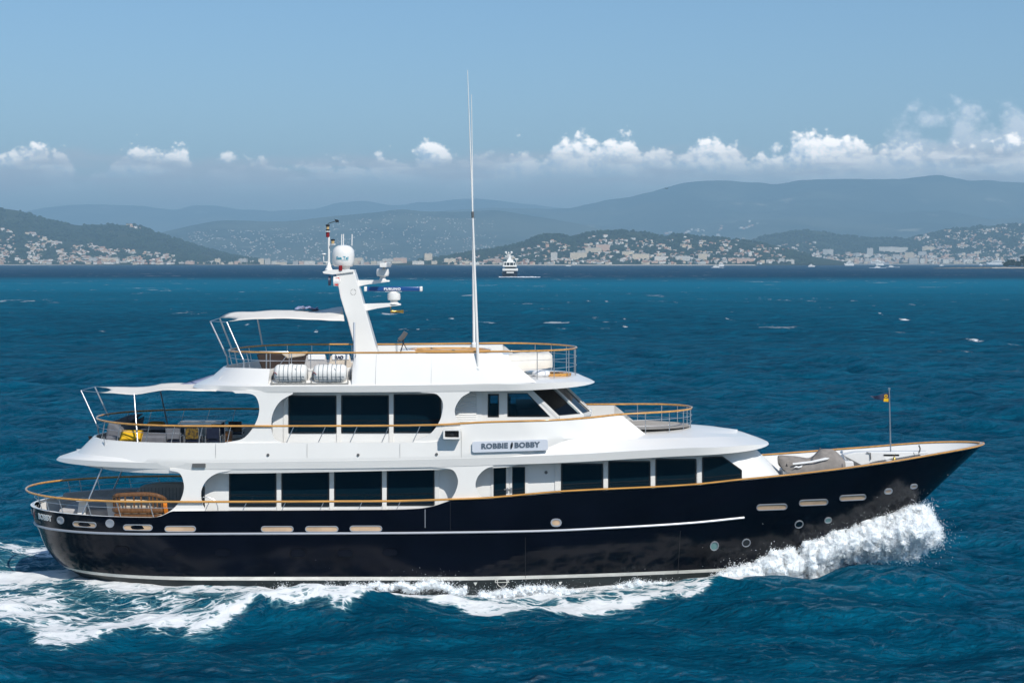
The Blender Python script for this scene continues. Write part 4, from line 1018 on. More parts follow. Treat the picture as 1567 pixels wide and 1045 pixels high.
# the name across the stern
def stern_fn(z0, size, s0):
    xs_ = np.linspace(-18.2, -14, 900); hs = hb(xs_, z0); d = np.sqrt(np.diff(xs_)**2+np.diff(hs)**2); arc = np.concatenate([[0], np.cumsum(d)])+float(hs[0])*0
    def fn(v):
        s_ = v.x+s0; sg = 1 if s_ >= 0 else -1
        X = float(np.interp(abs(s_), arc, xs_)); h_ = float(hb(X, z0+v.y))
        p = Vector((X, -h_*sg, z0+v.y)); n = Vector((-1.0, -sg*h_*.35, 0)).normalized()
        hx = (float(hb(X+.03, z0))-float(hb(X-.03, z0)))/.06
        n = Vector((-max(-6, min(6, hx)), -sg, 0)).normalized()
        return p+n*(.006+v.z)
    return fn
nm = MB(); add_text(nm, 'BOBBY', .30, None, bold=.012, fn=stern_fn(2.43, .3, 2.22))
add_text(nm, 'ROBBIE', .30, None, bold=.012, fn=stern_fn(2.43, .3, .25))
P_('stern_name', nm, 'raft_white', smooth=0, recalc=False)
nm = MB(); add_text(nm, 'VALLETTA', .17, None, fn=stern_fn(2.19, .2, 1.6))
P_('port_of_registry', nm, 'raft_grey', smooth=0, recalc=False)
nm = MB()
fn_ = stern_fn(2.42, .3, 1.30)
nm.add([fn_(Vector((.05*math.cos(t)+.04*math.sin(t), .15*math.sin(t), 0))) for t in np.linspace(0, 2*math.pi, 16)[:-1]], [list(range(15))])
P_('stern_emblem', nm, 'print_red', smooth=0, recalc=False)

# ---- deck slabs, built from plan rings
def ring_tab(X, h): return np.asarray(X, float), np.asarray(h, float)
def slab_plan(xa, La, pa, B, xf, Lf, pf, n=110):
    t = np.linspace(0, 1, n); s_ = .5-.5*np.cos(np.pi*t); s_ = .7*s_+.3*t
    X = xa+(xf-xa)*s_
    h = B*np.sqrt(np.clip(1-np.clip(1-(X-xa)/La, 0, 1)**pa, 0, 1))*np.sqrt(np.clip(1-np.clip(1-(xf-X)/Lf, 0, 1)**pf, 0, 1))
    return X, h
def loft(mb, rings, cap_top=True, cap_bot=True, crown=0.0, m=8):
    for side in (-1, 1):
        for a, b in zip(rings, rings[1:]):
            mb.grid([[(x, side*h, z) for x, h, z in zip(*a)], [(x, side*h, z) for x, h, z in zip(*b)]], flip=side > 0)
    for do, r_, cr in ((cap_bot, rings[0], 0), (cap_top, rings[-1], crown)):
        if not do: continue
        rr = []
        for k in range(m+1):
            u = -1+2*k/m
            c_ = cr(r_[0]) if callable(cr) else cr
            rr.append([(x, u*h, z+cc) for x, h, z, cc in zip(r_[0], r_[1], r_[2], np.broadcast_to(c_*(1-u*u), r_[0].shape))])
        mb.grid(rr, flip=(r_ is rings[0]))
zb1 = Curve1([(-17.3,4.39),(-11.4,4.385),(-4.3,4.44),(.4,4.57),(1.8,4.62),(5.0,4.80),(6.8,4.89),(8.8,4.96),(9.75,5.0)])
zk1 = Curve1([(-17.3,4.45),(-16.4,4.56),(-11.4,4.63),(-4.3,4.73),(1.8,4.915),(5.0,5.09),(6.8,5.17),(8.4,5.17),(9.2,5.10),(9.75,5.02)])
hc_t = Curve1([(-16.6,0),(-16.2,1.2),(-15.2,2.4),(-13.5,3.2),(-11.5,3.42),(-4,3.45),(.5,3.5),(1.8,3.38),(3,2.85),(4,2.3),(4.93,1.95),(6,1.85),(7,1.6),(8,1.05),(8.4,.6),(8.6,0)])
zc_t = Curve1([(-16.6,4.66),(-15,4.74),(-11.4,4.80),(-.5,4.90),(.6,5.0),(1.5,5.25),(2.2,5.46),(4.93,5.50),(6.85,5.50),(8.0,5.42),(8.6,5.36)])
slab = MB()
X0, H0 = slab_plan(-17.05, 5.8, 1.9, 3.46, 9.60, 3.0, 2); X1, H1 = slab_plan(-17.3, 6.0, 1.9, 3.54, 9.75, 3.1, 2); X2, H2 = slab_plan(-17.22, 5.9, 1.9, 3.61, 9.68, 3.1, 2)
T = (X1-X1[0])/(X1[-1]-X1[0]); X3 = -16.6+25.2*T
r3 = (X3, hc_t(X3), zc_t(X3))
mid = ((X2*.4+X3*.6), H2*.4+r3[1]*.6, zk1(X2)*.4+r3[2]*.6+.05*np.clip((X3-2)/2, 0, 1))
loft(slab, [(X0, H0, zb1(X0)-.01), (X1, H1, zb1(X1)), (X2, H2, zk1(X2)), mid, r3], crown=lambda x: .05+.05*np.clip(x/4, 0, 1))
P_('boat_deck', slab, 'white_paint', smooth=25)
# boat-deck bulwark: flush with the slab edge, fairing inboard to a sloping end round the forward walkway
t = np.linspace(0, 1, 200); tt = .5-.5*np.cos(np.pi*t); tt = np.where(t < .5, .6*tt+.4*t, t)
Xb = -16.45+(4.93+16.45)*tt; Xtp = -15.88+(4.05+15.88)*tt
def aftell(X, xa, La, p=2.0): return np.sqrt(np.clip(1-np.clip(1-(X-xa)/La, 0, 1)**p, 0, 1))
hb_b = Curve1([(-20,3.605),(.2,3.605),(1.0,3.56),(1.8,3.42),(3,2.88),(4,2.33),(4.93,1.98)])
hb_t = Curve1([(-20,3.575),(.2,3.575),(1.0,3.50),(2.0,3.25),(3,2.75),(4.05,2.14)])
zb_b = Curve1([(-16.5,4.68),(-15.5,4.70),(-14,4.64),(-11.4,4.64),(-4.3,4.745),(-.3,4.86),(.8,5.15),(1.8,5.46),(4.93,5.49)])
ztop = Curve1([(-15.9,5.26),(-14.8,5.30),(-12,5.33),(-3.2,5.36),(-2.55,5.42),(-2.2,5.62),(-1.95,5.90),(-1.7,5.99),(-.9,6.045),(2.6,6.13),(4.05,6.20)])
blw = MB()
HB_ = hb_b(Xb)*aftell(Xb, -16.45, 4.9); HT_ = hb_t(Xtp)*aftell(Xtp, -15.88, 4.6)
Zb, Zt_ = zb_b(Xb), ztop(Xtp)
k_ = 5
for side in (-1, 1):
    rws = [[(xb, side*max(0, a-.14), zb-.42) for xb, a, zb in zip(Xb, HB_, Zb)]]
    for k in range(k_+1):
        u = k/k_; bow = .0+.06*math.sin(math.pi*u)
        rws.append([(xb*(1-u)+xt*u, side*(a*(1-u)+b*u), zb*(1-u)+zt*u) for xb, xt, a, b, zb, zt in zip(Xb, Xtp, HB_, HT_, Zb, Zt_)])
    hi = np.clip(HT_-.09, 0, None)
    rws.append([(x*.995, side*a, z+.0) for x, a, z in zip(Xtp, hi, Zt_)])
    rws.append([(x*.995, side*np.clip(a, 0, None), 4.7+.0*z) for x, a, z in zip(Xtp, hi, Zt_)])
    blw.grid(rws, flip=side > 0)
P_('boat_deck_bulwark', blw, 'white_paint', smooth=28)
bd = MB(); xs = np.linspace(-15.6, 3.9, 50); h = np.clip(np.interp(xs, Xtp, HT_)-.1, .01, None)
bd.grid([[(x, -a, 4.84) for x, a in zip(xs, h)], [(x, a, 4.84) for x, a in zip(xs, h)]])
P_('boat_deck_floor', bd, 'teak_deck')
# teak rail of the boat deck
zr2 = Curve1([(-16.2,5.98),(-14,5.945),(-11.4,5.94),(-4.3,5.955),(-2.9,5.98),(-.9,6.085),(2.6,6.17),(4.05,6.24),(6.9,6.31)])
hr2 = Curve1([(-20,3.56),(.2,3.56),(1.0,3.49),(2.0,3.24),(3,2.74),(4.05,2.16),(5,1.92),(5.8,1.62),(6.4,1.15),(6.75,.6),(6.86,0)])
xs = np.concatenate([-15.75+12.75*np.linspace(0, 1, 34)**2.0, np.linspace(-2.8, 5.5, 40), 5.5+1.36*np.sin(np.linspace(0, np.pi/2, 16))[1:]])
h = hr2(xs)*aftell(xs, -15.75, 4.5); h[0] = 0; h[-1] = 0
nr = [Vector((a, -b, float(zr2(a)))) for a, b in zip(xs, h)]
tr = MB(); tr.tube(nr+[Vector((p.x, -p.y, p.z)) for p in nr[::-1]][1:-1], .038, 10, closed=True)
P_('boat_deck_rail', tr, 'teak_varnish', smooth=50)
st = MB()
def hr2f(x): return float(hr2(x)*aftell(np.array([x]), -15.75, 4.5)[0])
for side in (-1, 1):
    for px in (156, 180, 222, 263, 306, 349):
        xb_ = WX(px, -3.3); 
        if px < 170: xb_ = -15.2
        elif px < 200: xb_ = -14.45
        hbt = float(np.interp(xb_, Xtp, HT_))-.05
        st.tube([(xb_, side*hbt, float(ztop(xb_))), (xb_+.14, side*hr2f(xb_+.14), float(zr2(xb_+.14))-.02)], .016, 6)
    for px in (438.5, 487, 535.5, 584, 631.5):
        xb_ = WX(px, -3.55); st.tube([(xb_, side*3.53, 5.35), (xb_+.27, side*3.55, 5.94)], .016, 6)
    for xq in (4.93, 5.85, 6.42, 6.74):
        hh = hr2f(xq); st.tube([(xq, side*hh, 5.5), (xq, side*hh, float(zr2(xq)))], .018, 6)
    for f_ in (.35, .65):
        q = [x_ for x_ in xs if x_ > 4.3]
        st.tube([(x_, side*hr2f(x_), 5.52+(float(zr2(x_))-5.52)*f_) for x_ in q], .009, 5)
    q = [x_ for x_ in xs if x_ < -11.6]
    st.tube([(x_+.05, side*hr2f(x_)*.985, 5.66) for x_ in q], .010, 5)
st.build_each('stanchion', 'steel', yacht, smooth=60)
fl = MB(); xs = np.linspace(4.3, 6.75, 14)
fl.grid([[(x_, s_*hr2f(x_)*.93, 5.64-.0*x_) for x_ in xs] for s_ in (-1, 1)]); P_('walkway', fl, 'grey_deck')

# ---- sundeck slab
zb2 = Curve1([(-12.1,7.15),(-6,7.155),(-1.6,7.19),(.6,7.22),(2,7.25),(3.15,7.29)])
zk2 = Curve1([(-12.1,7.22),(-11,7.34),(-6,7.39),(0,7.455),(1.2,7.47),(2.2,7.45),(2.8,7.38),(3.15,7.30)])
sl2 = MB()
X0, H0 = slab_plan(-12.0, 3.4, 2, 3.46, 3.05, 3.2, 2); X1, H1 = slab_plan(-12.1, 3.5, 2, 3.54, 3.15, 3.3, 2); X2, H2 = slab_plan(-12.0, 3.5, 2, 3.61, 3.10, 3.3, 2)
X3, H3 = slab_plan(-11.3, 3.0, 2, 3.2, 2.55, 2.6, 2)
loft(sl2, [(X0, H0, zb2(X0)-.01), (X1, H1, zb2(X1)), (X2, H2, zk2(X2)), (X3, H3, np.full_like(X3, 7.56))], crown=.02)
P_('sun_deck', sl2, 'white_paint', smooth=25)
# sundeck coaming, cut away on each side for the liferaft cradles
RX0, RX1 = WX(415, -3.3), WX(534.5, -3.3)
xc = np.concatenate([np.linspace(0, 1, 60)**1.8*(RX0+11.55)/(12.42), np.linspace((RX0+11.56)/12.42, (RX1+11.54)/12.42, 16), np.linspace((RX1+11.55)/12.42, 1, 60)])
Xb2 = -11.55+12.42*xc; Xt2 = -10.95+10.58*xc
Xt2 = np.where(xc > .05, Xb2+(Xt2-Xb2)*np.where(Xb2 < -5.0, np.clip((-9.4-Xb2)/2.2, 0, 1), np.clip((Xb2+4.5)/5.3, 0, 1)), Xt2)
inr = (Xb2 > RX0-.005) & (Xb2 < RX1+.005)
cHb = 3.57*aftell(Xb2, -11.55, 3.2)*np.sqrt(np.clip(1-np.clip((Xb2+1)/6.2, 0, 1)**2, 0, 1)); cHt = 3.14*aftell(Xt2, -10.95, 2.9)
zt2 = Curve1([(-11,7.88),(-9.7,7.96),(-5.95,7.97),(-5.83,8.05),(-5.62,8.47),(-5.4,8.50),(-.5,8.54),(0,8.55)])
cZb = np.full_like(Xb2, 7.0); cZb = np.interp(Xb2, [-11.55,-10,-4,.9], [7.36,7.38,7.41,7.50]); cZt = zt2(Xt2)
cHb2 = np.where(inr, 2.72, cHb); cHt2 = np.where(inr, 2.70, cHt)
coam = MB()
for side in (-1, 1):
    A = [(x_, side*h_, z_) for x_, h_, z_ in zip(Xb2, cHb2, cZb)]
    M_ = [(x_*.5+y_*.5, side*(h_*.5+g_*.5+.035), (z_+q_)*.5) for x_, y_, h_, g_, z_, q_ in zip(Xb2, Xt2, cHb2, cHt2, cZb, cZt)]
    B_ = [(x_, side*h_, z_) for x_, h_, z_ in zip(Xt2, cHt2, cZt)]
    C_ = [(x_*.995, side*max(0, h_-.1), z_) for x_, h_, z_ in zip(Xt2, cHt2, cZt)]
    D_ = [(x_*.995, side*max(0, h_-.1), 7.57) for x_, h_ in zip(Xt2, cHt2)]
    coam.grid([A, M_, B_, C_, D_], flip=side > 0)
P_('sun_deck_coaming', coam, 'white_paint', smooth=30)
# sundeck teak rail
xs = np.concatenate([-10.75+5.2*np.linspace(0, 1, 26)**2, np.linspace(-5.2, -.2, 20), -.2+2.66*np.sin(np.linspace(0, np.pi/2, 22))[1:]])
h = 3.10*aftell(xs, -10.75, 2.9)*np.sqrt(np.clip(1-np.clip((xs+.6)/3.06, 0, 1)**2.0, 0, 1)); h[0] = h[-1] = 0
zr3 = Curve1([(-10.8,8.50),(-9.5,8.545),(-5,8.555),(0,8.60),(2.5,8.585)])
def hr3(x_): return float(np.interp(x_, xs3, h3))
xs3, h3 = xs.copy(), h.copy()
nr = [Vector((a, -b, float(zr3(a)))) for a, b in zip(xs, h)]
tr = MB(); tr.tube(nr+[Vector((p.x, -p.y, p.z)) for p in nr[::-1]][1:-1], .036, 10, closed=True)
P_('sun_deck_rail', tr, 'teak_varnish', smooth=50)
st = MB()
for side in (-1, 1):
    for x_ in (-10.7, -10.3, -9.75, -8.95, -8.0, -7.3, -6.4, .92, 1.55, 2.12, 2.40):
        hh = hr3(x_); zb_ = 7.55 if x_ > 0 else 7.95
        st.tube([(x_+(.0 if x_ > -9 else .12), side*(hh-.02), zb_), (x_, side*hh, float(zr3(x_))-.01)], .017, 6)
    for f_ in (.36, .68):
        st.tube([(x_, side*hr3(x_), 7.56+f_*1.03) for x_ in xs if x_ > -.35], .009, 5)
    st.tube([(x_, side*hr3(x_), 8.26) for x_ in xs if x_ < -6], .009, 5)
st.build_each('stanchion', 'steel', yacht, smooth=60)
# ---- deckhouse walls and windows
HBW = 2.76
def wall_ring(tab, z):
    return [(x_, -h_, z) for x_, h_ in tab]+[(x_, h_, z) for x_, h_ in tab[::-1]]
hs = MB()
bot = [(-11.2,0),(-11.2,2.0),(-11.2,HBW),(-5,HBW),(2,HBW),(7.6,HBW),(8.6,2.72),(9.4,2.5),(10.1,1.9),(10.5,1.1),(10.68,.3)]
top = [(-11.2,0),(-11.2,2.0),(-11.2,HBW),(-5,HBW),(2,HBW),(6.6,HBW),(7.2,2.72),(7.95,2.5),(8.55,1.9),(8.9,1.1),(9.05,.3)]
def lerp_tab(a, b, u): return [(p[0]*(1-u)+q[0]*u, p[1]*(1-u)+q[1]*u) for p, q in zip(a, b)]
low_ = [(x_ if x_ < 7 else 7+(x_-7)*.25, h_ if x_ < 7 else h_*.8) for x_, h_ in bot]
lv = [(low_, 2.4), (bot, 3.35), (lerp_tab(bot, top, .35), 3.95), (lerp_tab(bot, top, .75), 4.55), (top, 4.97)]
hs.grid([wall_ring(tb, z)+[wall_ring(tb, z)[0]] for tb, z in lv], flip=True)
P_('main_deckhouse', hs, 'shade_white', smooth=40)
def pane(name, poly_px, Y, frame='black_rubber', fr_px=2.0, glass='tinted_glass', both=True, th=.03, rad=1.6):
    """a window given by its photo outline on the plane Y: black gasket and glass; its twin on the far side"""
    P = [Vector((p[0], p[1], 0)) for p in poly_px]; n = len(P)
    def rounded(pts, r):
        out = []
        for i in range(len(pts)):
            a, b, c = pts[i-1], pts[i], pts[(i+1) % len(pts)]
            u = (a-b); v = (c-b); rr = min(r, u.length*.4, v.length*.4); u.normalize(); v.normalize()
            for k in range(4):
                t_ = k/3; p0, p2 = b+u*rr, b+v*rr
                out.append(p0*(1-t_)**2+b*2*t_*(1-t_)+p2*t_*t_)
        return out
    O = rounded(P, rad); c = sum(P, Vector())/n
    def inset(pts, d):
        out = []
        for i in range(len(pts)):
            a, b, cc = pts[i-1], pts[i], pts[(i+1) % len(pts)]
            e1 = (b-a).normalized(); e2 = (cc-b).normalized()
            n1 = Vector((-e1.y, e1.x, 0)); n2 = Vector((-e2.y, e2.x, 0))
            if n1.dot(c-b) < 0: n1 = -n1
            if n2.dot(c-b) < 0: n2 = -n2
            m_ = (n1+n2).normalized(); out.append(b+m_*d/max(.4, m_.dot(n1)))
        return out
    I = rounded(inset(P, fr_px), rad*.7)
    obs = []
    for side in ((-1, 1) if both else (-1,)):
        g = lambda q, dy: Vector((WX(q.x, Y), (Y+dy)*(1 if side < 0 else -1), WZ(q.y, Y)))
        f_ = MB().ring([g(q, 0) for q in O], [g(q, 0) for q in I], (0, (-th if side < 0 else th), 0))
        ob = f_.build(name, frame, yacht, smooth=0)
        MB().prism([g(q, -.004) for q in I], (0, (-.012 if side < 0 else .012), 0)).build('pane', glass, ob, smooth=0)
        obs.append(ob)
    return obs
def rect(x0, x1, y0, y1): return [(x0, y0), (x1, y0), (x1, y1), (x0, y1)]
YW = -HBW
for a in (rect(350.7,422.8,722,774.8), rect(431,504,721.6,774.8), rect(511.4,584.6,719.8,774), rect(592,664.7,718,773)): pane('saloon_window', a, YW)
for a in (rect(858.7,922.7,708.7,757), rect(930.8,995,705,755), rect(1003,1065.5,701.5,751)): pane('saloon_window', a, YW)
pane('saloon_window', [(1074.5,699),(1105.5,697.5),(1135.3,718.8),(1135.3,742),(1074.5,746)], YW)
# pale pilasters between the windows
pl = MB()
for px in (427, 507.7, 588.3, 669, 926.7, 999, 1070, 853.5):
    w_ = 7.0 if px not in (853.5,) else 9
    x0, x1 = WX(px-w_/2, YW), WX(px+w_/2, YW)
    for side in (-1, 1): pl.box(((x0+x1)/2, side*(HBW+.02), 3.4), (x1-x0, .036, 2.5))
pl.build_each('pilaster', 'white_paint', yacht, bevel=.01)
def door(x0, x1, y0, y1, pane_rect, Y, hinge_right):
    for side in (-1, 1):
        s_ = side
        g = lambda px, py, dy: Vector((WX(px, Y), (Y+dy)*(1 if s_ < 0 else -1), WZ(py, Y)))
        pr = [g(x0,y0,0), g(x1,y0,0), g(x1,y1,0), g(x0,y1,0)]
        d_ = MB().prism(pr, (0, -.035*(1 if s_ < 0 else -1), 0)); ob = d_.build('door', 'white_paint', yacht, smooth=0, bevel=.008)
        a, b, c, d = pane_rect
        MB().ring([g(p, q, -.036) for p, q in rect(a-1.2,b+1.2,c-1.2,d+1.2)], [g(p, q, -.036) for p, q in rect(a,b,c,d)], (0, -.012*(1 if s_ < 0 else -1), 0)).build('gasket', 'black_rubber', ob, smooth=0)
        MB().prism([g(p, q, -.0365) for p, q in rect(a,b,c,d)], (0, -.006*(1 if s_ < 0 else -1), 0)).build('pane', 'tinted_glass', ob, smooth=0)
        hx = x1-2.2 if hinge_right else x0+2.2
        hm = MB(); q = g(hx, (y1+y0)/2+8, -.06); hm.box(q, (.05, .06, .16)); hm.box(q+Vector((-.06, 0, .02)), (.14, .03, .03)); hm.build('handle', 'steel', ob)
door(751.5, 779, 712.5, 770, (756.5,773.3,715.8,764), YW, True)
door(780.2, 807.5, 712, 770, (785,802.3,715.2,764), YW, False)
dl = MB()
for px, py in ((835.6,722.5),): q = W(px, py, YW); dl.lathe([(0,-.03),(.06,-.03),(.06,.02),(.045,.03),(0,.03)], q, 12, 'Y')
P_('deck_light', dl, 'gunmetal')
# boat-deck house and wheelhouse
YU = -2.66
h2 = MB()
XWH = WX(737, YU)
h2.prism([(-8.75,-2.66,4.8),(XWH,-2.66,4.8),(XWH,2.66,4.8),(-8.75,2.66,4.8)], (0,0,2.42))
P_('upper_deckhouse', h2, 'shade_white', smooth=0)
for a in (rect(441.6,514.9,605,662.8), rect(522.3,595.3,604.5,662.5), rect(602.4,675,603,662)): pane('sky_lounge_window', a, YU)
pl = MB()
for px in (437, 518.6, 598.8, 679):
    x0, x1 = WX(px-3.4, YU), WX(px+3.4, YU)
    for side in (-1, 1): pl.box(((x0+x1)/2, side*(2.68), 5.98), (x1-x0, .036, 2.3))
pl.build_each('pilaster', 'white_paint', yacht, bevel=.01)
lo = MB()
for side in (-1, 1):
    for k in range(16):
        z_ = 6.02+k*.066
        lo.box(((WX(692,YU)+WX(729,YU))/2, side*2.69, z_), (WX(729,YU)-WX(692,YU), .05, .05), Matrix.Rotation(R(35*side), 3, 'X'))
for lo_ in (lo.v[:len(lo.v)//2], lo.v[len(lo.v)//2:]):
    m2_ = MB(); m2_.v = list(lo_); m2_.f = lo.f[:len(lo.f)//2]; m2_.mi = lo.mi[:len(lo.f)//2]; P_('louvre_vent', m2_, 'shade_white', smooth=0)
# wheelhouse shell with real window openings
def wall_with_holes(mb, outer, holes, Y, th):
    """flat wall in the XZ plane from photo outlines, with openings cut"""
    cu = bpy.data.curves.new('wall', 'CURVE'); cu.dimensions = '2D'; cu.fill_mode = 'BOTH'
    for poly in [outer]+holes:
        s_ = cu.splines.new('POLY'); s_.points.add(len(poly)-1); s_.use_cyclic_u = True
        for p, q in zip(s_.points, poly): p.co = (q[0], q[1], 0, 1)
    cu.extrude = th/2
    ob = bpy.data.objects.new('wall', cu); COL.objects.link(ob)
    me = bpy.data.meshes.new_from_object(ob.evaluated_get(bpy.context.evaluated_depsgraph_get()))
    V = [(v.co.x, Y+v.co.z, v.co.y) for v in me.vertices]; Fc = [list(p.vertices) for p in me.polygons]
    bpy.data.objects.remove(ob); bpy.data.curves.remove(cu); bpy.data.meshes.remove(me)
    mb.add(V, Fc)
YP = -2.6
def xz(px, py, Y=YP): return (WX(px, Y), WZ(py, Y))
whw = MB()
outer = [xz(736,597), xz(812,597), xz(855,639), xz(855,668), xz(736,668)]
hole1 = [xz(776.5,601.5), xz(807,601.2), xz(842,637.5), xz(776.5,637.5)]
hole2 = [xz(746.5,602.5), xz(763.5,602.5), xz(763.5,638), xz(746.5,638)]
wall_with_holes(whw, outer, [hole1, hole2], YP, .06); wall_with_holes(whw, outer, [hole1, hole2], -YP, .06)
# faceted raked front: base ring and top ring, with frames as mullions
ZB, ZT = WZ(638.5, YP), 7.3
base = [Vector((WX(855, -2.6), -2.6, ZB)), Vector((2.62, -1.72, ZB)), Vector((2.98, -.62, ZB)), Vector((2.98, .62, ZB)), Vector((2.62, 1.72, ZB)), Vector((WX(855, -2.6), 2.6, ZB))]
slope = (WX(855,-2.6)-WX(812.5,-2.6))/(WZ(598,YP)-ZB)
topv = [p+Vector((-slope*(ZT-ZB), 0, ZT-ZB)) for p in base]
topv[0].y = -2.6
for a, b in zip(base, topv): whw.beam(a, b, .11, .11)
for a, b in zip(base, base[1:]): whw.beam(a, b, .1, .12)
for a, b in zip(topv, topv[1:]): whw.beam(a, b, .1, .3)
whw.prism([p+Vector((0,0,-.05)) for p in base], (0,0,-1.25))
P_('wheelhouse', whw, 'white_paint', smooth=0)
gm = MB()
for side in (-1, 1):
    gm.prism([(q[0], side*2.6, q[1]) for q in hole1], (0, side*.02, 0))
gm.build_each('wheelhouse_window', 'wheelhouse_glass', yacht, smooth=0)
g2 = MB()
for side in (-1, 1): g2.prism([(q[0], side*2.6, q[1]) for q in hole2], (0, side*.02, 0))
g2.build_each('wheelhouse_window', 'wheelhouse_glass', yacht, smooth=0)
fr = MB()
for hole in (hole1, hole2):
    c = Vector((sum(q[0] for q in hole)/4, sum(q[1] for q in hole)/4)); inn = [c+(Vector(q)-c)*(.93 if hole is hole1 else .86) for q in hole]
    for side in (-1, 1):
        fr.ring([(q[0], side*2.632, q[1]) for q in hole], [(q[0], side*2.632, q[1]) for q in inn], (0, side*.012, 0))
fr.build_each('window_gasket', 'black_rubber', yacht, smooth=0)
for k in range(5):
    a, b, c, d = base[k], base[k+1], topv[k+1], topv[k]
    q = [a, b, c, d]; cen = (a+b+c+d)/4
    q = [cen+(p-cen)*.97 for p in q]
    ob = MB().prism(q, (.012, 0, .008)).build('windscreen_pane', 'wheelhouse_glass', yacht, smooth=0)
    i = [cen+(p-cen)*.90 for p in q]
    MB().ring([p+Vector((.016,0,.01)) for p in q], [p+Vector((.016,0,.01)) for p in i], (.008,0,.006)).build('gasket', 'black_rubber', ob, smooth=0)
con = MB()
con.box((.9, 0, 6.1), (1.5, 4.2, .7)); con.box((-1.9, 0, 6.0), (.2, 4.9, 2.3)); con.box((-.3, -.4, 6.2), (.5, .6, .9)); con.box((-.3, .9, 6.2), (.5, .6, .9)); con.box((.4,0,5.4),(3.6,4.9,.1))
P_('helm_console', con, 'black', bevel=.03)
wp = MB()
for y_ in (-1.15, 0, 1.15):
    a = Vector((2.85-(abs(y_)*.15), y_, ZB+.08)); wp.tube([a, a+Vector((-slope*.75, .1, .75))+Vector((.05,0,.03))], .014, 5)
wp.build_each('wiper', 'black', yacht)
# ---- white side screens between the openings
def pillar(name, pts):
    P = [W(a, b, -3.525) for a, b in pts]
    for side in (-1, 1):
        q = P if side < 0 else [Vector((p.x, -p.y, p.z)) for p in P]
        MB().prism(q, (0, .09*(-side), 0)).build(name, 'white_paint', yacht, smooth=40)
def z1(x, y): return (30+x/3.4825, 560+y/3.4825)
def z2(x, y): return (400+x/3.4825, 560+y/3.4825)
def z3(x, y): return (660+x/3.4825, 560+y/3.4825)
def sm(pts): return [(p.x, p.y) for p in catmull([(a, b, 0) for a, b in pts], 5)]
pillar('side_screen', [z1(1150,545)]+[z1(800,545)]+sm([z1(800,557),z1(845,566),z1(866,592),z1(876,640),z1(869,685),z1(850,725),z1(815,762),z1(770,790),z1(725,805)])+[z1(725,840),z1(1100,840)]+sm([z1(1030,782),z1(990,765),z1(970,720),z1(965,690),z1(972,650),z1(1000,605),z1(1050,572),z1(1110,560)]))
pillar('side_screen', [z2(840,530)]+sm([z2(900,540),z2(985,545),z2(1025,558),z2(1045,595),z2(1047,625),z2(1036,665),z2(1012,705),z2(975,735),z2(930,752),z2(860,762),z2(800,768)])+[z2(800,800),z2(1190,760)]+sm([z2(1186,706),z2(1165,690),z2(1147,660),z2(1141,632),z2(1148,600),z2(1168,570),z2(1200,545),z2(1235,535)])+[z2(1235,520)])
pillar('side_screen', [z1(1500,132),z1(1130,132)]+sm([z1(1150,145),z1(1220,147),z1(1255,160),z1(1273,195),z1(1277,240),z1(1264,290),z1(1232,345),z1(1182,390),z1(1090,408)])+[z1(1090,425),z2(125,425)]+sm([z2(120,409),z2(78,395),z2(57,360),z2(52,310),z2(57,265),z2(77,218),z2(110,180),z2(168,148)])+[z2(168,132)])
pillar('side_screen', [z2(850,130)]+sm([z2(850,142),z2(920,146),z2(948,162),z2(965,190),z2(967,225),z2(953,285),z2(920,340),z2(880,373),z2(815,398)])+[z2(815,425),z2(1060,425),z2(1060,305)]+sm([z2(1055,300),z2(1038,275),z2(1030,240),z2(1040,205),z2(1068,166),z2(1110,141)])+[z2(1110,130)])
# low wall seen through the lower opening behind the aft screen, with its curved grab rail
gr = MB(); gr.tube(catmull([W(306,762,-3.3), W(316,760.5,-3.3), W(328,765,-3.3), W(333,775,-3.3), W(333.5,785,-3.3)], 6), .018, 6); P_('grab_rail', gr, 'steel')
# name board on the bulwark
nb = MB()
a, b = W(722.5, 692, -3.6), W(838.5, 688.3, -3.6); xd = (b-a).normalized(); yd = Vector((0,0,1)); L = (b-a).length
c = (W(722.5,675.5,-3.6)+W(838.5,671.5,-3.6)+a+b)/4
Hh = .40
def rrect(w_, h_, r_, n=5):
    o = []
    for sx, sy, a0 in ((1,1,0),(-1,1,90),(-1,-1,180),(1,-1,270)):
        for k in range(n): t_ = R(a0+90*k/(n-1)); o.append((sx*(w_/2-r_)+r_*math.cos(t_), sy*(h_/2-r_)+r_*math.sin(t_)))
    return o
nb.prism([c+xd*p+yd*q+Vector((0,-.05,0)) for p, q in rrect(L, Hh, .08)], (0, -.05, 0))
board = P_('name_board', nb, 'plaque', bevel=.008)
for s_, x0 in (('ROBBIE', -.56), ('BOBBY', .605)):
    nt = MB(); add_text(nt, s_, .255, c+xd*x0+yd*.015+Vector((0,-.108,0)), xd, yd, bold=.013, extrude=.008, spacing=1.07, xscale=1.08)
    nt.build('name_lettering', 'print_grey', board, smooth=0)
em = MB()
for q_, s_ in ((0, 1), (.045, .8)):
    em.prism([c+xd*(.052+q_*.3+s_*(.042*math.cos(t_)+.022*math.sin(t_)))+yd*(.015+s_*.13*math.sin(t_))+Vector((0,-.103,0)) for t_ in np.linspace(0, 2*math.pi, 20)[:-1]], (0, -.012, 0))
em.build('leaf_emblem', 'print_grey', board, smooth=0)
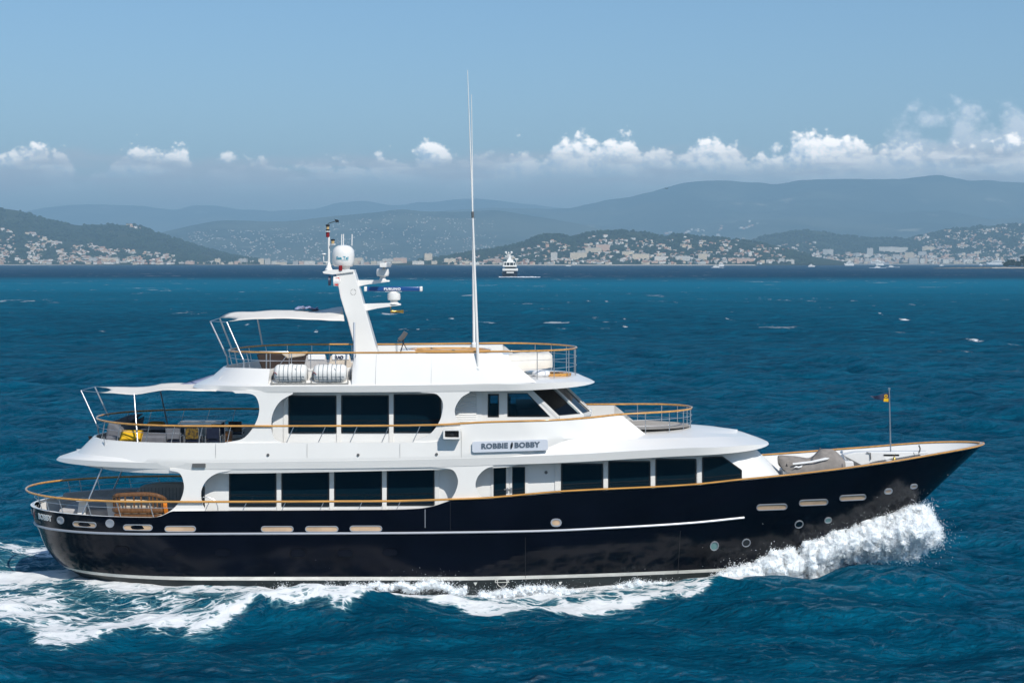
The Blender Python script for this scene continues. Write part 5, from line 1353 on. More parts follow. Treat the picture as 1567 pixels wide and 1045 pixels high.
# air horn box on the bulwark
vb = MB(); c = W(692, 662.5, -3.62)
vb.ring([c+Vector((p, 0, q)) for p, q in rrect(.62, .36, .05)], [c+Vector((p, 0, q)) for p, q in rrect(.50, .24, .03)], (0, -.42, 0))
ob = P_('side_light_box', vb, 'white_paint', bevel=.01)
i_ = MB(); i_.prism([c+Vector((p, -.12, q)) for p, q in rrect(.51, .25, .03)], (0, -.02, 0)); i_.lathe([(0,-.3),(.08,-.3),(.09,-.16),(.03,-.12),(0,-.12)], c, 12, 'Y'); i_.build('side_light', 'black', ob)
gp = MB(); c = W(304.5, 712, -3.6); gp.prism([c+Vector((p, -.0, q)) for p, q in rrect(.48, .14, .02)], (0, -.03, 0)); ob = P_('builder_plate', gp, 'gunmetal')
sj = MB()
for px in (330, 470, 612, 706):
    X_ = WX(px, -3.6); sj.tube([(X_, -(3.605+.0), 4.80), (X_, -3.617, 5.05), (X_, -3.592, 5.31 if px < 690 else 5.75)], .0045, 4)
for px in (575, 660):
    X_ = WX(px, -3.4); sj.tube([(X_, -3.585, 7.42), (X_, -3.40, 7.95), (X_, -3.15, 8.49)], .0045, 4)
sj.build_each('panel_joint', 'raft_grey', yacht)
sc_ = MB()
for px, py in ((410,696),(548,696),(668,695)):
    c_ = W(px, py, -3.62); sc_.lathe([(0,-.012),(.05,-.012),(.055,.012),(.03,.016),(0,.016)], c_, 10, 'Y')
sc_.build_each('scupper', 'gunmetal', yacht)
# ---- awnings on their posts
def awning(name, near, far, lab, sag=.12, n=22, m=10):
    N_ = catmull(near, 6); F__ = catmull(far, 6)
    def res(P, k):
        d = [0]
        for a, b in zip(P, P[1:]): d.append(d[-1]+(b-a).length)
        return [Vector([np.interp(d[-1]*i/(k-1), d, [p[j] for p in P]) for j in range(3)]) for i in range(k)]
    A, B_ = res(N_, n), res(F__, n)
    mb = MB(); rws = []
    for k in range(m+1):
        u = k/m
        rws.append([a*(1-u)+b*u+Vector((0, 0, -sag*4*u*(1-u)*(.4+.6*math.sin(math.pi*i/(n-1)))+.02*mnoise.noise(Vector((i*.35, k*.5, 1.7))))) for i, (a, b) in enumerate(zip(A, B_))])
    # hollowed aft edge between the two corners
    for i in range(5):
        for k in range(m+1):
            u = k/m; rws[k][i] = rws[k][i]+Vector((.45*4*u*(1-u)*(1-i/5), 0, 0))
    mb.grid(rws)
    o = P_(name, mb, 'canvas', smooth=80)
    s_ = o.modifiers.new('thickness', 'SOLIDIFY'); s_.thickness = .025; s_.offset = 0
    return o
NB, FB = -2.25, 2.25
awning('boat_deck_awning', [W(154,600.6,-1.7), W(180,602,-2.1), W(205,603.2,NB), W(228,600.5,-2.5), W(255,596.5,-2.7), W(285,597.5,-2.9), W(330,598.5,-3.1)],
       [W(150,591.5,1.7), W(195,592.5,2.0), W(232,590.5,2.2), W(250,586.5,FB), W(290,586,2.7), W(330,584,2.9), W(352,584,3.0)], '', sag=.02)
awning('sun_deck_awning', [W(349.8,491.7,-1.9), W(372,489.5,-2.1), W(394,487.8,-2.2), W(425,487.4,-2.2), W(455,488,-2.1), W(490,489.5,-1.9), W(527,491.3,-1.5)],
       [W(336.5,485.5,1.5), W(352,478.8,1.9), W(386,477.2,2.2), W(418.7,474.8,2.3), W(455,475.5,2.3), W(490,475.2,2.1), W(511,471.3,1.8), W(524,470,1.6)], '', sag=-.02)
fl_ = MB(); fl_.grid([[W(262,590,1.2), W(285,585.5,2.0), W(304,580,2.5), W(331,571.5,2.75)], [W(268,593,.6), W(292,590,1.5), W(313,584,2.2), W(334,576,2.6)]]); o = P_('awning_flap', fl_, 'pale_cloth', smooth=60); s_ = o.modifiers.new('thickness', 'SOLIDIFY'); s_.thickness = .02
po = MB()
def post(a, b, r_=.035): po.tube([a, b], r_*.8, 8)
post(W(124,597.5,-.85), W(149,652,-1.1), .038); po.tube([W(149,652,-1.1), W(151,664,-1.1)], .03, 6)
post(W(145,591.8,1.5), W(166,637,1.5), .038)
post(W(205.2,603,NB), W(210.6,677,-2.95), .04); post(W(245.5,598.5,FB), W(256,648,2.9), .04)
po.tube([W(124,597.5,-.85), W(154,600.6,-1.7)], .012, 5); po.tube([W(124,597.5,-.85), W(145,591.8,1.5), W(150,591.5,1.7)], .014, 5)
post(W(321.5,491.5,-.2), W(347,545,-.3), .042); po.tube([W(347,545,-.3), W(349,560,-.3)], .03, 6)
post(W(336,487,1.3), W(356,537,1.4), .04); post(W(347,493,-1.9), W(373,552,-2.2), .042); po.tube([W(373,550,-2.2), W(373,566,-2.2)], .032, 6)
post(W(394,488,2.3), W(402,530,2.6), .04)
po.tube([W(321.5,491.5,-.2), W(336,487,1.3)], .016, 5); po.tube([W(321.5,491.5,-.2), W(347,493,-1.9)], .014, 5)
post(W(542,493.5,-2.2), W(542,562,-2.6), .045)
post(W(157,714,-2.4), W(126,787,-2.75), .04); post(W(188.5,716,2.5), W(171,755,2.7), .04)
post(W(159,668,-2.3), W(161,694,-2.3), .0201)
po.build_each('awning_post', 'steel', yacht, smooth=60)
cl = MB(); c = W(470, 473.5, 1.9)
rws = [[c+Vector(((i-4)*.11, (k-3)*.12, .16*mnoise.noise(Vector((i*.55, k*.6, 4.2)))+.07*(4-abs(i-4))/4)) for i in range(9)] for k in range(7)]
cl.grid(rws); o = cl.build('folded_cover', 'pale_cloth', None, origin=c, smooth=80); tag(o, 'crumpled pale blue cloth lying on top of the upper awning', 'cloth')
s_ = o.modifiers.new('thickness', 'SOLIDIFY'); s_.thickness = .03
al = MB(); al.lathe([(0,0),(.08,0),(.08,.06),(.05,.07),(.05,.2),(.07,.22),(.07,.27),(0,.28)], W(138, 678, -.4), 12); P_('stern_light', al, 'black')
# ---- mast, radars, domes and aerials
ma = MB()
def q6(x, y): return (440+x/4.354, 320+y/4.354)
out = [q6(318,415), q6(440,405), q6(452,440), q6(598,950), q6(598,985), q6(452,985), q6(440,900), q6(400,745), q6(352,590)]
P = [W(a, b, -.42) for a, b in out]
ma.prism(P, (0, .84, 0))
mast = P_('radar_mast', ma, 'white_paint', smooth=20, bevel=.03)
pf = MB()
pf.prism([W(*q6(x_, y_), -.5) for x_, y_ in ((232,418),(275,404),(440,404),(440,420),(300,437),(240,430))], (0, 1.0, 0))
pf.build('mast_platform', 'white_paint', mast, bevel=.01)
ar = MB()
ar.prism([W(*q6(x_, y_), -.16) for x_, y_ in ((448,474),(600,473),(678,474),(680,484),(610,494),(540,502),(462,518))], (0, .32, 0))
ar.prism([W(*q6(x_, y_), -.16) for x_, y_ in ((490,632),(690,626),(752,630),(755,641),(700,648),(600,662),(508,682))], (0, .32, 0))
ar.build_each('radar_arm', 'white_paint', mast, bevel=.012)
S0 = .02491
def c6(x, y, Y=0): return W(*q6(x, y), Y)
k6 = S0/4.354
def prof6(pts, yb): return [(r_*k6, (yb-y_)*k6) for r_, y_ in pts]
# satellite dome
dm = MB(); dm.lathe(prof6([(0,383),(60,383),(68,372),(73,350),(74,300),(70,275),(58,256),(40,245),(18,240),(0,239)], 383), c6(372,383,0), 28)
dome = P_('satellite_dome', dm, 'white_paint', smooth=60)
tx = MB()
def dome_fn(v):
    r_ = 74.3*k6; a_ = v.x/r_; c = c6(368, 327)
    return Vector((c6(372,383).x+math.sin(a_)*(r_+v.z+.002), -math.cos(a_)*(r_+v.z+.002), c.z+v.y))
add_text(tx, 'Sea Tel', .165, None, bold=.004, extrude=.003, fn=dome_fn); tx.build('dome_lettering', 'seatel_blue', dome, smooth=0)
tx = MB()
def dome_fn2(v): p = dome_fn(v); return p+Vector((0,0,-.085))
tx.add([dome_fn2(Vector((x_, y_, 0))) for x_, y_ in ((-.02,-.008),(.12,-.008),(.24,-.008),(.24,.008),(.12,.008),(-.02,.008))], [(0,1,2,3,4,5)]); tx.build('dome_underline', 'seatel_blue', dome, smooth=0, recalc=False)
nk = MB(); nk.lathe([(.18,0),(.18,.18),(.30,.2)], c6(385,412), 14); nk.build('dome_pedestal', 'white_paint', dome)
rl = MB(); rl.lathe(prof6([(0,410),(13,410),(13,380),(9,376),(0,375)], 410), c6(353,410,-.48), 10); P_('red_light', rl, 'lamp_red')
cl2 = MB(); cl2.lathe([(0,0),(.2,.02),(.2,.22),(.12,.3),(0,.3)], c6(305,480,-.3), 14, 'X'); cl2.cur = 1
cl2.lathe([(0,0),(.19,.0),(.17,.08),(0,.08)], c6(288,478,-.3)-Vector((.08,0,0)), 14, 'X'); P_('searchlight', cl2, ['white_paint', 'print_navy'])
rfm = MB(); rfm.prism([c6(x_, y_, -.44) for x_, y_ in ((316,460),(345,455),(347,480),(333,513),(315,505))], (0, -.03, 0)); P_('folded_ensign', rfm, 'red_fabric')
em = MB()
for k in range(4):
    a0 = k*90+10; em.tube([c6(438, 553, -.425)+Vector((.10*math.cos(R(a0+t_)), 0, .11*math.sin(R(a0+t_)))) for t_ in range(0, 71, 14)], .008, 5)
em.build('mast_emblem', 'raft_grey', mast)
# light pole with the all-round lamps and the wind vane
lp = MB(); lp.tube([c6(276,405), c6(275,186)], .045, 10); lp.lathe([(.16,0),(.10,.1),(.05,.28)], c6(276,405), 12)
lp.tube([c6(240,300,-.3), c6(240,352,-.3), c6(270,356,-.1)], .022, 6); lp.lathe([(.02,0),(.09,.02),(.08,.05),(.0,.06)], c6(242,305,-.3), 10)
lp.tube([c6(277,258,0), c6(302,240,-.1)], .02, 6); lp.lathe([(.11,0),(.11,.03)], c6(302,238,-.1), 10)
lp.lathe([(.11,0),(.11,.03)], c6(267,152), 12)
pole = P_('light_pole', lp, 'white_paint', smooth=50)
la = MB(); la.lathe(prof6([(0,188),(12,188),(12,155),(0,155)], 188), c6(268,188), 12); la.build('red_lamp', 'lamp_red', pole)
la = MB(); la.lathe(prof6([(0,145),(13,145),(13,138),(9,136),(9,118),(13,115),(13,104),(0,102)], 145), c6(268,145), 12)
la.lathe(prof6([(0,238),(14,238),(14,232),(10,231),(10,212),(14,210),(14,202),(0,200)], 238), c6(302,238,-.1), 12); la.build('navigation_lamp', 'black', pole)
la = MB(); la.lathe(prof6([(9.6,135),(9.6,119)], 135), c6(268,135), 12); la.lathe(prof6([(10.6,230),(10.6,213)], 230), c6(302,230,-.1), 12); la.build('lamp_lens', 'lamp_amber', pole)
wv = MB(); wv.tube([c6(268,103), c6(272,97), c6(318,82)], .014, 6); wv.prism([c6(x_, y_, -.01) for x_, y_ in ((312,66),(322,70),(336,72),(343,80),(338,92),(330,86),(322,93),(318,80))], (0, .02, 0))
P_('wind_vane', wv, 'black')
wa = MB()
for x_, y0 in ((360,168),(372,166),(429,168)):
    wa.tube([c6(x_, 245, .3), c6(x_+1, y0, .3)], .02, 6)
wa.build_each('stub_aerial', 'white_paint', yacht)
# upper scanner seen end-on, lower scanner with the long blue array
us = MB()
us.lathe(prof6([(0,474),(28,474),(18,462),(18,452),(40,446),(44,425),(40,400),(24,396),(0,396)], 474), c6(634,474), 14)
us.cur = 0; us.box(c6(652,374,0), (.26, 2.4, .17)); us.lathe([(.06,0),(.06,.1)], c6(640,398), 10)
P_('upper_radar', us, 'white_paint', smooth=50, bevel=.02)
lr = MB()
lr.lathe(prof6([(0,632),(40,632),(24,618),(22,612),(42,604),(44,585),(42,562),(26,556),(20,548),(0,548)], 632), c6(709,632), 16)
lrad = P_('lower_radar', lr, 'white_paint', smooth=50)
b_ = MB(); b_.box((c6(708,532)), ((885-528)*k6, .22, 30*k6)); arr = b_.build('radar_array', 'radar_blue', lrad, bevel=.03)
b_ = MB()
for x_ in (521, 890): b_.box(c6(x_, 532), (20*k6, .24, 33*k6))
b_.build('array_end_cap', 'white_paint', arr, bevel=.03)
tx = MB(); add_text(tx, 'FURUNO', .115, c6(698,533,-.118), bold=.006, extrude=.003, spacing=1.15, xscale=1.25); tx.build('radar_lettering', 'print_white', arr, smooth=0)
b_ = MB(); b_.box(c6(706,549,-.05), (110*k6, .1, 3*k6)); b_.build('mounting_bar', 'raft_white', lrad)
dl = MB(); dl.tube([c6(688,650), c6(688,668)], .02, 6); dl.lathe([(.0,0),(.055,.0),(.06,.1),(.05,.12),(.05,.36),(.06,.4),(.07,.5),(0,.5)], c6(686,682), 10, 'X'); P_('deck_floodlight', dl, 'brass')
# tall whip aerials on their coaming brackets
for a, b, g in ((W(732,574,-3.32), W(715.5,108,-3.0), 1),(W(725.5,535,2.95), W(721.5,145,2.8), 0)):
    wp_ = MB(); d = b-a
    wp_.tube([a+Vector((0,0,.1)), a+d*.30], .058, 8, r2=.05); wp_.tube([a+d*.30, a+d*.52], .046, 8, r2=.035); wp_.tube([a+d*.52, b], .03, 8, r2=.010)
    wh = P_('whip_aerial', wp_, 'white_paint', smooth=60)
    br = MB(); br.lathe([(0,-.1),(.07,-.06),(.10,.1),(.10,.25),(.06,.3)], a, 10); br.build('bracket', 'shade_white', wh)
    co_ = MB(); co_.tube([a+d*.515, a+d*.535], .05, 8); co_.build('coupling', 'gunmetal', wh)
# ---- sundeck fittings
bar = MB()
bar.box((-2.6, 1.4, 8.0), (3.6, 1.9, .9)); bar.box((-3.85,-.3,8.05),(.5,2.4,1.0)); bar.box((-1.2,-1.2,8.0),(2.2,2.0,.85))
P_('sun_deck_console', bar, 'white_paint', bevel=.05)
tp = MB(); tp.lathe([(0,0),(1.55,0),(1.6,.03),(1.6,.10),(1.45,.14),(1.38,.09),(1.3,.06),(0,.06)], (WX(686,-.6), -.6, 8.44), 40, sy=.62); P_('teak_table_top', tp, 'teak_varnish', bevel=.01)
bs = MB(); bs.lathe([(0,0),(1.3,0),(1.3,.05),(0,.06)], (WX(686,-.6), -.6, 8.47), 36, sy=.6); P_('sunpad', bs, 'cream_fabric')
ts = thing('telescope', 'grey telescope on a small tripod beside the mast foot on the top deck', 'telescope', W(617, 541, -1.3))
o_ = W(617, 541, -1.3); e_ = lambda x, y, z=0: o_+Vector((x, z, y))
m_ = MB(); m_.tube([e_(-.14,.50), e_(-.02,.62), e_(.10,.80)], .095, 10); m_.tube([e_(-.20,.44), e_(-.12,.52)], .05, 10); m_.build('tube', 'gunmetal', ts, origin=o_)
m_ = MB(); m_.tube([e_(0,.34), e_(0,.56)], .03, 6)
for a in (0, 120, 240): m_.tube([e_(0,.40), e_(.22*math.cos(R(a)), 0, .2*math.sin(R(a)))], .018, 6)
m_.build('tripod', 'black', ts, origin=o_)
# liferaft canisters in their cradles
def raft(px0, px1, lab):
    x0, x1 = WX(px0, -3.25), WX(px1, -3.25); cz = WZ(571.5, -3.3); cy = -3.22; r_ = .325
    b0 = Vector(((x0+x1)/2, cy, cz-r_-.02)); t_ = thing('liferaft_canister', lab, 'liferaft', b0, 'liferaft canisters on the top deck side')
    L = x1-x0; e = .07
    pr = [(0,-L/2),(r_*.75,-L/2),(r_*.95,-L/2+e),(r_,-L/2+2*e)]
    m_ = MB(); m_.lathe(pr+[(r_,-.05),(r_+.02,-.045),(r_+.02,.045),(r_,.05)]+[(a, -b) for a, b in pr[::-1]], (b0.x, cy, cz), 24, 'X'); m_.build('shell', 'raft_white', t_, origin=b0, smooth=50)
    m_ = MB()
    for k in range(6):
        xx = x0+L*(.16+.68*k/5); m_.tube([(xx, cy+(r_+.012)*math.cos(2*math.pi*j/18), cz+(r_+.012)*math.sin(2*math.pi*j/18)) for j in range(18)], .011, 5, closed=True)
    m_.tube([(x0+.06, cy-r_*.93, cz-.1), (x1-.06, cy-r_*.93, cz-.1)], .012, 5); m_.tube([(x0+.2, cy-r_*.72, cz-.27), (x1-.2, cy-r_*.72, cz-.27)], .016, 5)
    m_.tube([(x0+.75, cy-r_*.9, cz+.2), (x0+.95, cy-r_*.95, cz-.1), (x0+1.05, cy-r_*.7, cz-.27)], .009, 5)
    m_.build('lashing', 'strap', t_, origin=b0)
    m_ = MB(); m_.tube([(x0-.05, cy-.2, cz-.02), (x0-.01, cy-.28, cz+.06), (x0+.05, cy-.3, cz+.04), (x0+.1, cy-.34, cz-.02)], .014, 5); m_.build('painter_line', 'lamp_red', t_, origin=b0)
raft(421, 469.5, 'white liferaft canister lashed in its cradle, the aft one of the pair'); raft(481, 530, 'white liferaft canister lashed in its cradle, the forward one nearer the mast')
cr = MB()
for px in (416.5, 468, 477, 533):
    x_ = WX(px, -3.3)
    for side in (-1, 1):
        cr.prism([(x_-.02, side*2.75, 7.42), (x_-.02, side*3.52, 7.42), (x_-.02, side*3.50, 7.6), (x_-.02, side*3.36, 7.52), (x_-.02, side*3.1, 7.5), (x_-.02, side*2.9, 7.7), (x_-.02, side*2.8, 7.95)], (.04, 0, 0))
for side in (-1, 1): cr.tube([(WX(416,-3.3), side*3.5, 7.46), (WX(534,-3.3), side*3.5, 7.46)], .03, 6); cr.tube([(WX(428,-3.3), side*2.95, 7.98), (WX(465,-3.3), side*2.95, 7.98)], .02, 6); cr.tube([(WX(490,-3.3), side*2.95, 7.98), (WX(525,-3.3), side*2.95, 7.98)], .02, 6)
cr.build_each('raft_cradle', 'raft_grey', yacht)
# rigid covered sunbed at the forward end of the top deck
cvr = MB()
rws = []
for i in range(17):
    u = i/16; x_ = -.9+2.45*u
    top_ = 8.32+.10*u+.03*mnoise.noise(Vector((u*4, 0, 9))); wv_ = .9*(1-.25*u**3)
    prof = [(-1,.0),(-1.0,.42),(-.96,.5),(-.9,.75),(-.6,.97),(0,1.0),(.6,.97),(.95,.75),(1,.42),(1,0)]
    z0_ = 7.6+.22*u
    rws.append([(x_+.05*mnoise.noise(Vector((u*6, a*2, 3))), .45+a*wv_*(.5 if u > .97 else 1)*1.15, z0_+(top_-.10*abs(math.sin(u*5.5))*(1-abs(a))-z0_)*b*(.78 if u > .97 else 1)+.05*mnoise.noise(Vector((u*7, a*3+b*2, 1)))) for a, b in prof])
cvr.grid(rws); cvr.add(rws[-1], [list(range(10))])
o = cvr.build('covered_sunbed', 'canvas_cover', None, origin=(.3, .45, 7.58), smooth=70); tag(o, 'long sunbed under a pale canvas cover inside the forward rail of the top deck', 'sunbed')
m_ = MB()
o_ = W(849, 577, -.9); o_.z = 7.58
for k in range(4): m_.lathe([(.0,.0),(.13+.14*k,.0),(.13+.14*k,.07),(.06+.14*k,.10),(0,.1)], o_+Vector((0,0,.001+.0*k)), 24, sy=.8)
m_.lathe([(.5,0),(.62,0),(.62,.11),(.5,.11),(.5,0)], o_, 28, sy=.85)
o = m_.build('round_teak_seat', 'teak_varnish', None, origin=o_, smooth=30); tag(o, 'round teak slatted seat in the bow end of the top deck', 'seat')
m_ = MB(); o_ = W(828, 573, -1.3); o_.z = 7.58; m_.lathe([(0,0),(.28,0),(.34,.08),(.32,.17),(.2,.22),(0,.23)], o_, 18)
o = m_.build('cushion', 'print_white', None, origin=o_, smooth=60); tag(o, 'rolled white towel cushion beside the round teak seat', 'cushion')
# aft end of the top deck: wicker sofa, barbecue frame, chairs with printed towels
o_ = Vector((WX(440,-.6), -.6, 7.57)); so = thing('wicker_sofa', 'dark woven wicker sofa with tan cushions behind the liferafts', 'sofa', o_)
m_ = MB(); m_.prism([W(x_, y_, -.9) for x_, y_ in ((392,542),(472,541),(466,572),(404,574))], (0, 1.3, 0)); m_.build('frame', 'wicker', so, origin=o_, bevel=.06)
m_ = MB(); m_.box(W(428, 544, -.3), (1.4, 1.0, .14)); m_.prism([W(x_, y_, -.95) for x_, y_ in ((430,541),(470,538),(466,545),(440,549))], (0, .5, 0)); m_.build('cushion', 'cream_fabric', so, origin=o_, bevel=.04)
o_ = Vector((WX(425,-2.2), -2.2, 7.57)); bq = thing('steel_trolley', 'tall stainless tube trolley frame standing by the aft rail of the top deck', 'trolley', o_)
m_ = MB()
for px in (408, 413.5, 442.5): m_.tube([W(px, 540, -2.2), W(px, 566, -2.2)], .016, 6)
m_.tube([W(396,552.5,-2.2), W(442.5,552.5,-2.2)], .012, 6); m_.tube([W(397,538,-2.2), W(441,538.5,-2.2), W(443,541,-2.2)], .02, 6); m_.tube([W(438,545,-2.3), W(429,557,-2.3)], .016, 6)
m_.build('frame', 'steel', bq, origin=o_)
for k, (px, lab) in enumerate(((482, 'taupe deck chair with a printed towel hung over it, nearer the wicker sofa'), (519, 'pale deck chair with a lettered white towel over its back, next to the mast'))):
    o_ = Vector((WX(px,-1.6), -1.6, 7.57)); ch = thing('deck_chair', lab, 'chair', o_, 'deck chairs behind the liferafts')
    m_ = MB(); m_.prism([W(px+a, b, -1.6) for a, b in ((-13,544),(16,544),(20,566),(-18,566))], (0, .1, 0)); m_.prism([W(px+a, b, -1.5) for a, b in ((-14,556),(18,556),(20,567),(-17,567))], (0, .7, 0)); m_.build('seat_back', 'lightgrey_fabric' if k == 0 else 'cream_fabric', ch, origin=o_, bevel=.02)
    m_ = MB(); m_.prism([W(px+a, b, -1.63) for a, b in ((-11,542.5),(15,542.5),(15,550.5),(-11,550.5))], (0, .16, 0)); tw = m_.build('towel', 'print_white', ch, origin=o_, bevel=.02)
    if k == 1:
        m_ = MB(); add_text(m_, 'R  O', .16, W(px+0, 547, -1.65), bold=.012, extrude=.003); add_text(m_, 'A', .15, W(px-.5, 547, -1.65), bold=.01, extrude=.003); m_.build('lettering', 'print_navy', tw, origin=o_, smooth=0)
# ---- boat deck aft furniture
def softbox(mb, c, d, puff=.12, rot=None, n=6):
    """a stuffed cushion"""
    c = Vector(c)
    for sgn in (-1, 1):
        rws = []
        for i in range(n+1):
            r_ = []
            for j in range(n+1):
                u, v = -1+2*i/n, -1+2*j/n
                h_ = (1-u**4)*(1-v**4); p = Vector((u*d[0]/2*(1-.06*(1-v*v)*0), v*d[1]/2, sgn*d[2]/2*(.25+.75*h_**.5)))
                if rot is not None: p = rot @ p
                r_.append(c+p)
            rws.append(r_)
        mb.grid(rws, flip=sgn < 0)
    # side band
    ring_ = [(-1,-1),(1,-1),(1,1),(-1,1)]
    return mb
def cushion(name, lab, cat, c, d, m, rot=None, group=None):
    mb = MB(); softbox(mb, c, d, rot=rot); o = mb.build(name, m, None, origin=c, smooth=60)
    bm = bmesh.new(); bm.from_mesh(o.data); bmesh.ops.remove_doubles(bm, verts=bm.verts, dist=.004)
    bmesh.ops.holes_fill(bm, edges=[e for e in bm.edges if e.is_boundary]); bmesh.ops.recalc_face_normals(bm, faces=bm.faces); bm.to_mesh(o.data); bm.free()
    return tag(o, lab, cat, group)
o_ = Vector((-13.6, -.4, 4.86)); sp = thing('sun_lounge', 'dark grey upholstered aft lounge with raised backrest under the lower awning', 'lounge', o_)
m_ = MB(); m_.box((-13.7, 0, 5.16), (2.6, 4.2, .55)); m_.build('base', 'grey_fabric', sp, origin=o_, bevel=.08)
m_ = MB(); m_.prism([W(x_, y_, -1.4) for x_, y_ in ((165,646),(176,648),(202,672),(160,672))], (0, 3.4, 0)); m_.build('backrest', 'grey_fabric', sp, origin=o_, bevel=.1)
m_ = MB(); softbox(m_, W(200, 650, 1.0), (1.1, 1.0, .5), rot=Matrix.Rotation(R(-40), 3, 'Y')); softbox(m_, W(250,657,-.6), (1.5,1.1,.35)); m_.build('bolster', 'grey_fabric', sp, origin=o_)
cushion('pillow', 'bright yellow pillow propped on the aft lounge nearest the rail', 'pillow', W(201, 667, -2.3), (.80, .58, .24), 'yellow_fabric', Matrix.Rotation(R(35), 3, 'X'))
cushion('pillow', 'mustard pillow lying flat on the grey lounge beyond the yellow one', 'pillow', W(238, 650.5, .4), (.7, .5, .25), 'mustard_fabric', Matrix.Rotation(R(10), 3, 'X'))
o_ = Vector((WX(305,-1.2), -1.2, 4.86)); tb = thing('dining_table', 'low glass topped dining table with steel frame on the aft boat deck', 'table', o_)
m_ = MB()
for y_ in (-1.9, -.5):
    m_.tube([W(276,674,y_), W(276,645+(y_+1.9)*1.5,y_), W(344,645+(y_+1.9)*1.5,y_), W(344,674,y_)], .022, 6)
m_.build('frame', 'steel', tb, origin=o_)
m_ = MB(); m_.box(W(310,645.5,-1.2), (1.6, 1.3, .03)); m_.build('top', 'steel', tb, origin=o_)
def patio_chair(px, Y, m_back, lab, w_=.55):
    o_ = Vector((WX(px, Y), Y, 4.86)); t_ = thing('patio_chair', lab, 'chair', o_, 'tube framed chairs round the boat deck table')
    e = lambda a, b, c: o_+Vector((a, b, c))
    m_ = MB()
    for s_ in (-1, 1):
        m_.tube([e(s_*w_/2,.25,0), e(s_*w_/2,.25,.62), e(s_*w_/2,-.3,.62), e(s_*w_/2,-.3,0)], .015, 6); m_.tube([e(s_*w_/2*.9,-.25,.4), e(s_*w_/2*.9,-.33,.92)], .015, 6)
    m_.tube([e(-w_/2,-.3,.3), e(w_/2,-.3,.3)], .012, 6); m_.build('frame', 'steel', t_, origin=o_)
    m_ = MB(); m_.box(e(0, 0, .44), (w_*.92, .55, .06)); m_.build('seat', 'navy_fabric', t_, origin=o_, bevel=.02)
    m_ = MB(); m_.box(e(0, -.31, .72), (w_*.86, .05, .40)); m_.build('backrest', m_back, t_, origin=o_, bevel=.02)
for a in ((267,-2.4,'grey_fabric','grey backed chair nearest the aft lounge, in a steel tube frame'),(296,-2.4,'mustard_dark','yellow and black backed chair at the near side of the boat deck table'),
          (328,-2.3,'navy_fabric','navy backed chair at the forward near corner of the boat deck table'),(336,-.3,'navy_fabric','navy backed chair on the far side of the boat deck table'),(362,.2,'wicker','dark woven chair closest to the oval opening of the boat deck')): patio_chair(*a)
m_ = MB(); o_ = W(350, 668, -1.6); m_.box(o_+Vector((0,0,.02)), (.26,.26,.42)); o = m_.build('side_stool', 'teak_chair', None, origin=o_, bevel=.02); tag(o, 'small square teak stool beside the navy chairs', 'stool')
# ---- main deck aft: banquette, teak slatted chair, sofa back, drinks table
o_ = Vector((-15.3, 0, 2.2)); sb = thing('stern_banquette', 'grey upholstered seat curving round inside the stern bulwark', 'banquette', o_)
m_ = MB(); xs = np.linspace(-17.5, -12.4, 24); h = np.clip(hb(xs, 2.6)-.16, .02, None)
m_.grid([[(x_, a*f_, 2.62+g) for x_, a in zip(xs, h)] for f_, g in ((1.0,.14),(1.0,.2),(.86,.2),(.84,-.05),(.66,-.05),(.64,-.4))]); m_.build('backrest', 'lightgrey_fabric', sb, origin=o_, smooth=50)
m_ = MB(); m_.box((-15.6, .6, 2.38), (3.0, 2.6, .3)); m_.build('seat', 'lightgrey_fabric', sb, origin=o_, bevel=.08)
o_ = Vector((WX(247,.6), 1.4, 2.2)); sb = thing('curved_sofa', 'grey sofa with a tall channelled rounded back at the saloon entrance', 'sofa', o_)
m_ = MB(); N_ = 30
pts = [W(a, b, 1.0) for a, b in [(208,775)]+[(p.x, p.y) for p in catmull([(208.5,755,0),(211,748,0),(220,742.5,0),(240,739.5,0),(262,738.5,0),(282,739,0)], 5)]+[(284,775)]]
m_.prism(pts, (0, .35, 0)); m_.build('backrest', 'lightgrey_fabric', sb, origin=o_, bevel=.08)
m_ = MB(); m_.box((WX(247,.4), .55, 2.42), (1.7, .9, .42)); m_.build('seat', 'lightgrey_fabric', sb, origin=o_, bevel=.08)
m_ = MB()
for k in range(12):
    x_ = WX(216+k*5.4, .98); m_.tube([(x_, .985, 2.6), (x_, .985, WZ(744,.98)-.05)], .008, 4)
m_.build('back_channel', 'grey_fabric', sb, origin=o_)
o_ = Vector((WX(214,-2.2), -1.9, 2.2)); tc_ = thing('teak_settee', 'varnished teak settee with vertical slatted curved back, seen from behind', 'settee', o_)
m_ = MB(); yb = -2.6
topc = catmull([W(173,761,yb+.3), W(178,758,yb+.05), W(195,756.5,yb), W(225,756,yb), W(240,758,yb), W(252,763,yb+.1), W(255,768,yb+.35)], 6)
m_.tube(topc, .05, 8, flat=1.5)
botc = [Vector((p.x, p.y+.04, 2.75)) for p in topc]; m_.tube(botc, .055, 8, flat=1.6)
m_.build('rail_frame', 'teak_chair', tc_, origin=o_)
sl_ = MB()
for k in range(14):
    i = int(1+k*(len(topc)-3)/13); p = topc[i]; sl_.beam(p, Vector((p.x+.02, p.y+.05, 2.7)), .055, .03, up=(0,1,0))
sl_.build('back_slat', 'teak_chair', tc_, origin=o_)
m_ = MB(); m_.box((WX(214,-2.2), -2.15, 2.55), (1.75, .75, .16)); 
for x_ in (-.8, .8):
    for y_ in (-2.4, -1.9): m_.box((WX(214,-2.2)+x_, y_, 2.36), (.08,.08,.36))
m_.build('seat', 'teak_chair', tc_, origin=o_, bevel=.02)
m_ = MB(); m_.box((WX(214,-2.2), -2.10, 2.82), (1.6, .3, .55)); m_.build('back_cushion', 'cream_fabric', tc_, origin=o_, bevel=.05)
m_ = MB(); o_ = W(252, 776, -2.5)
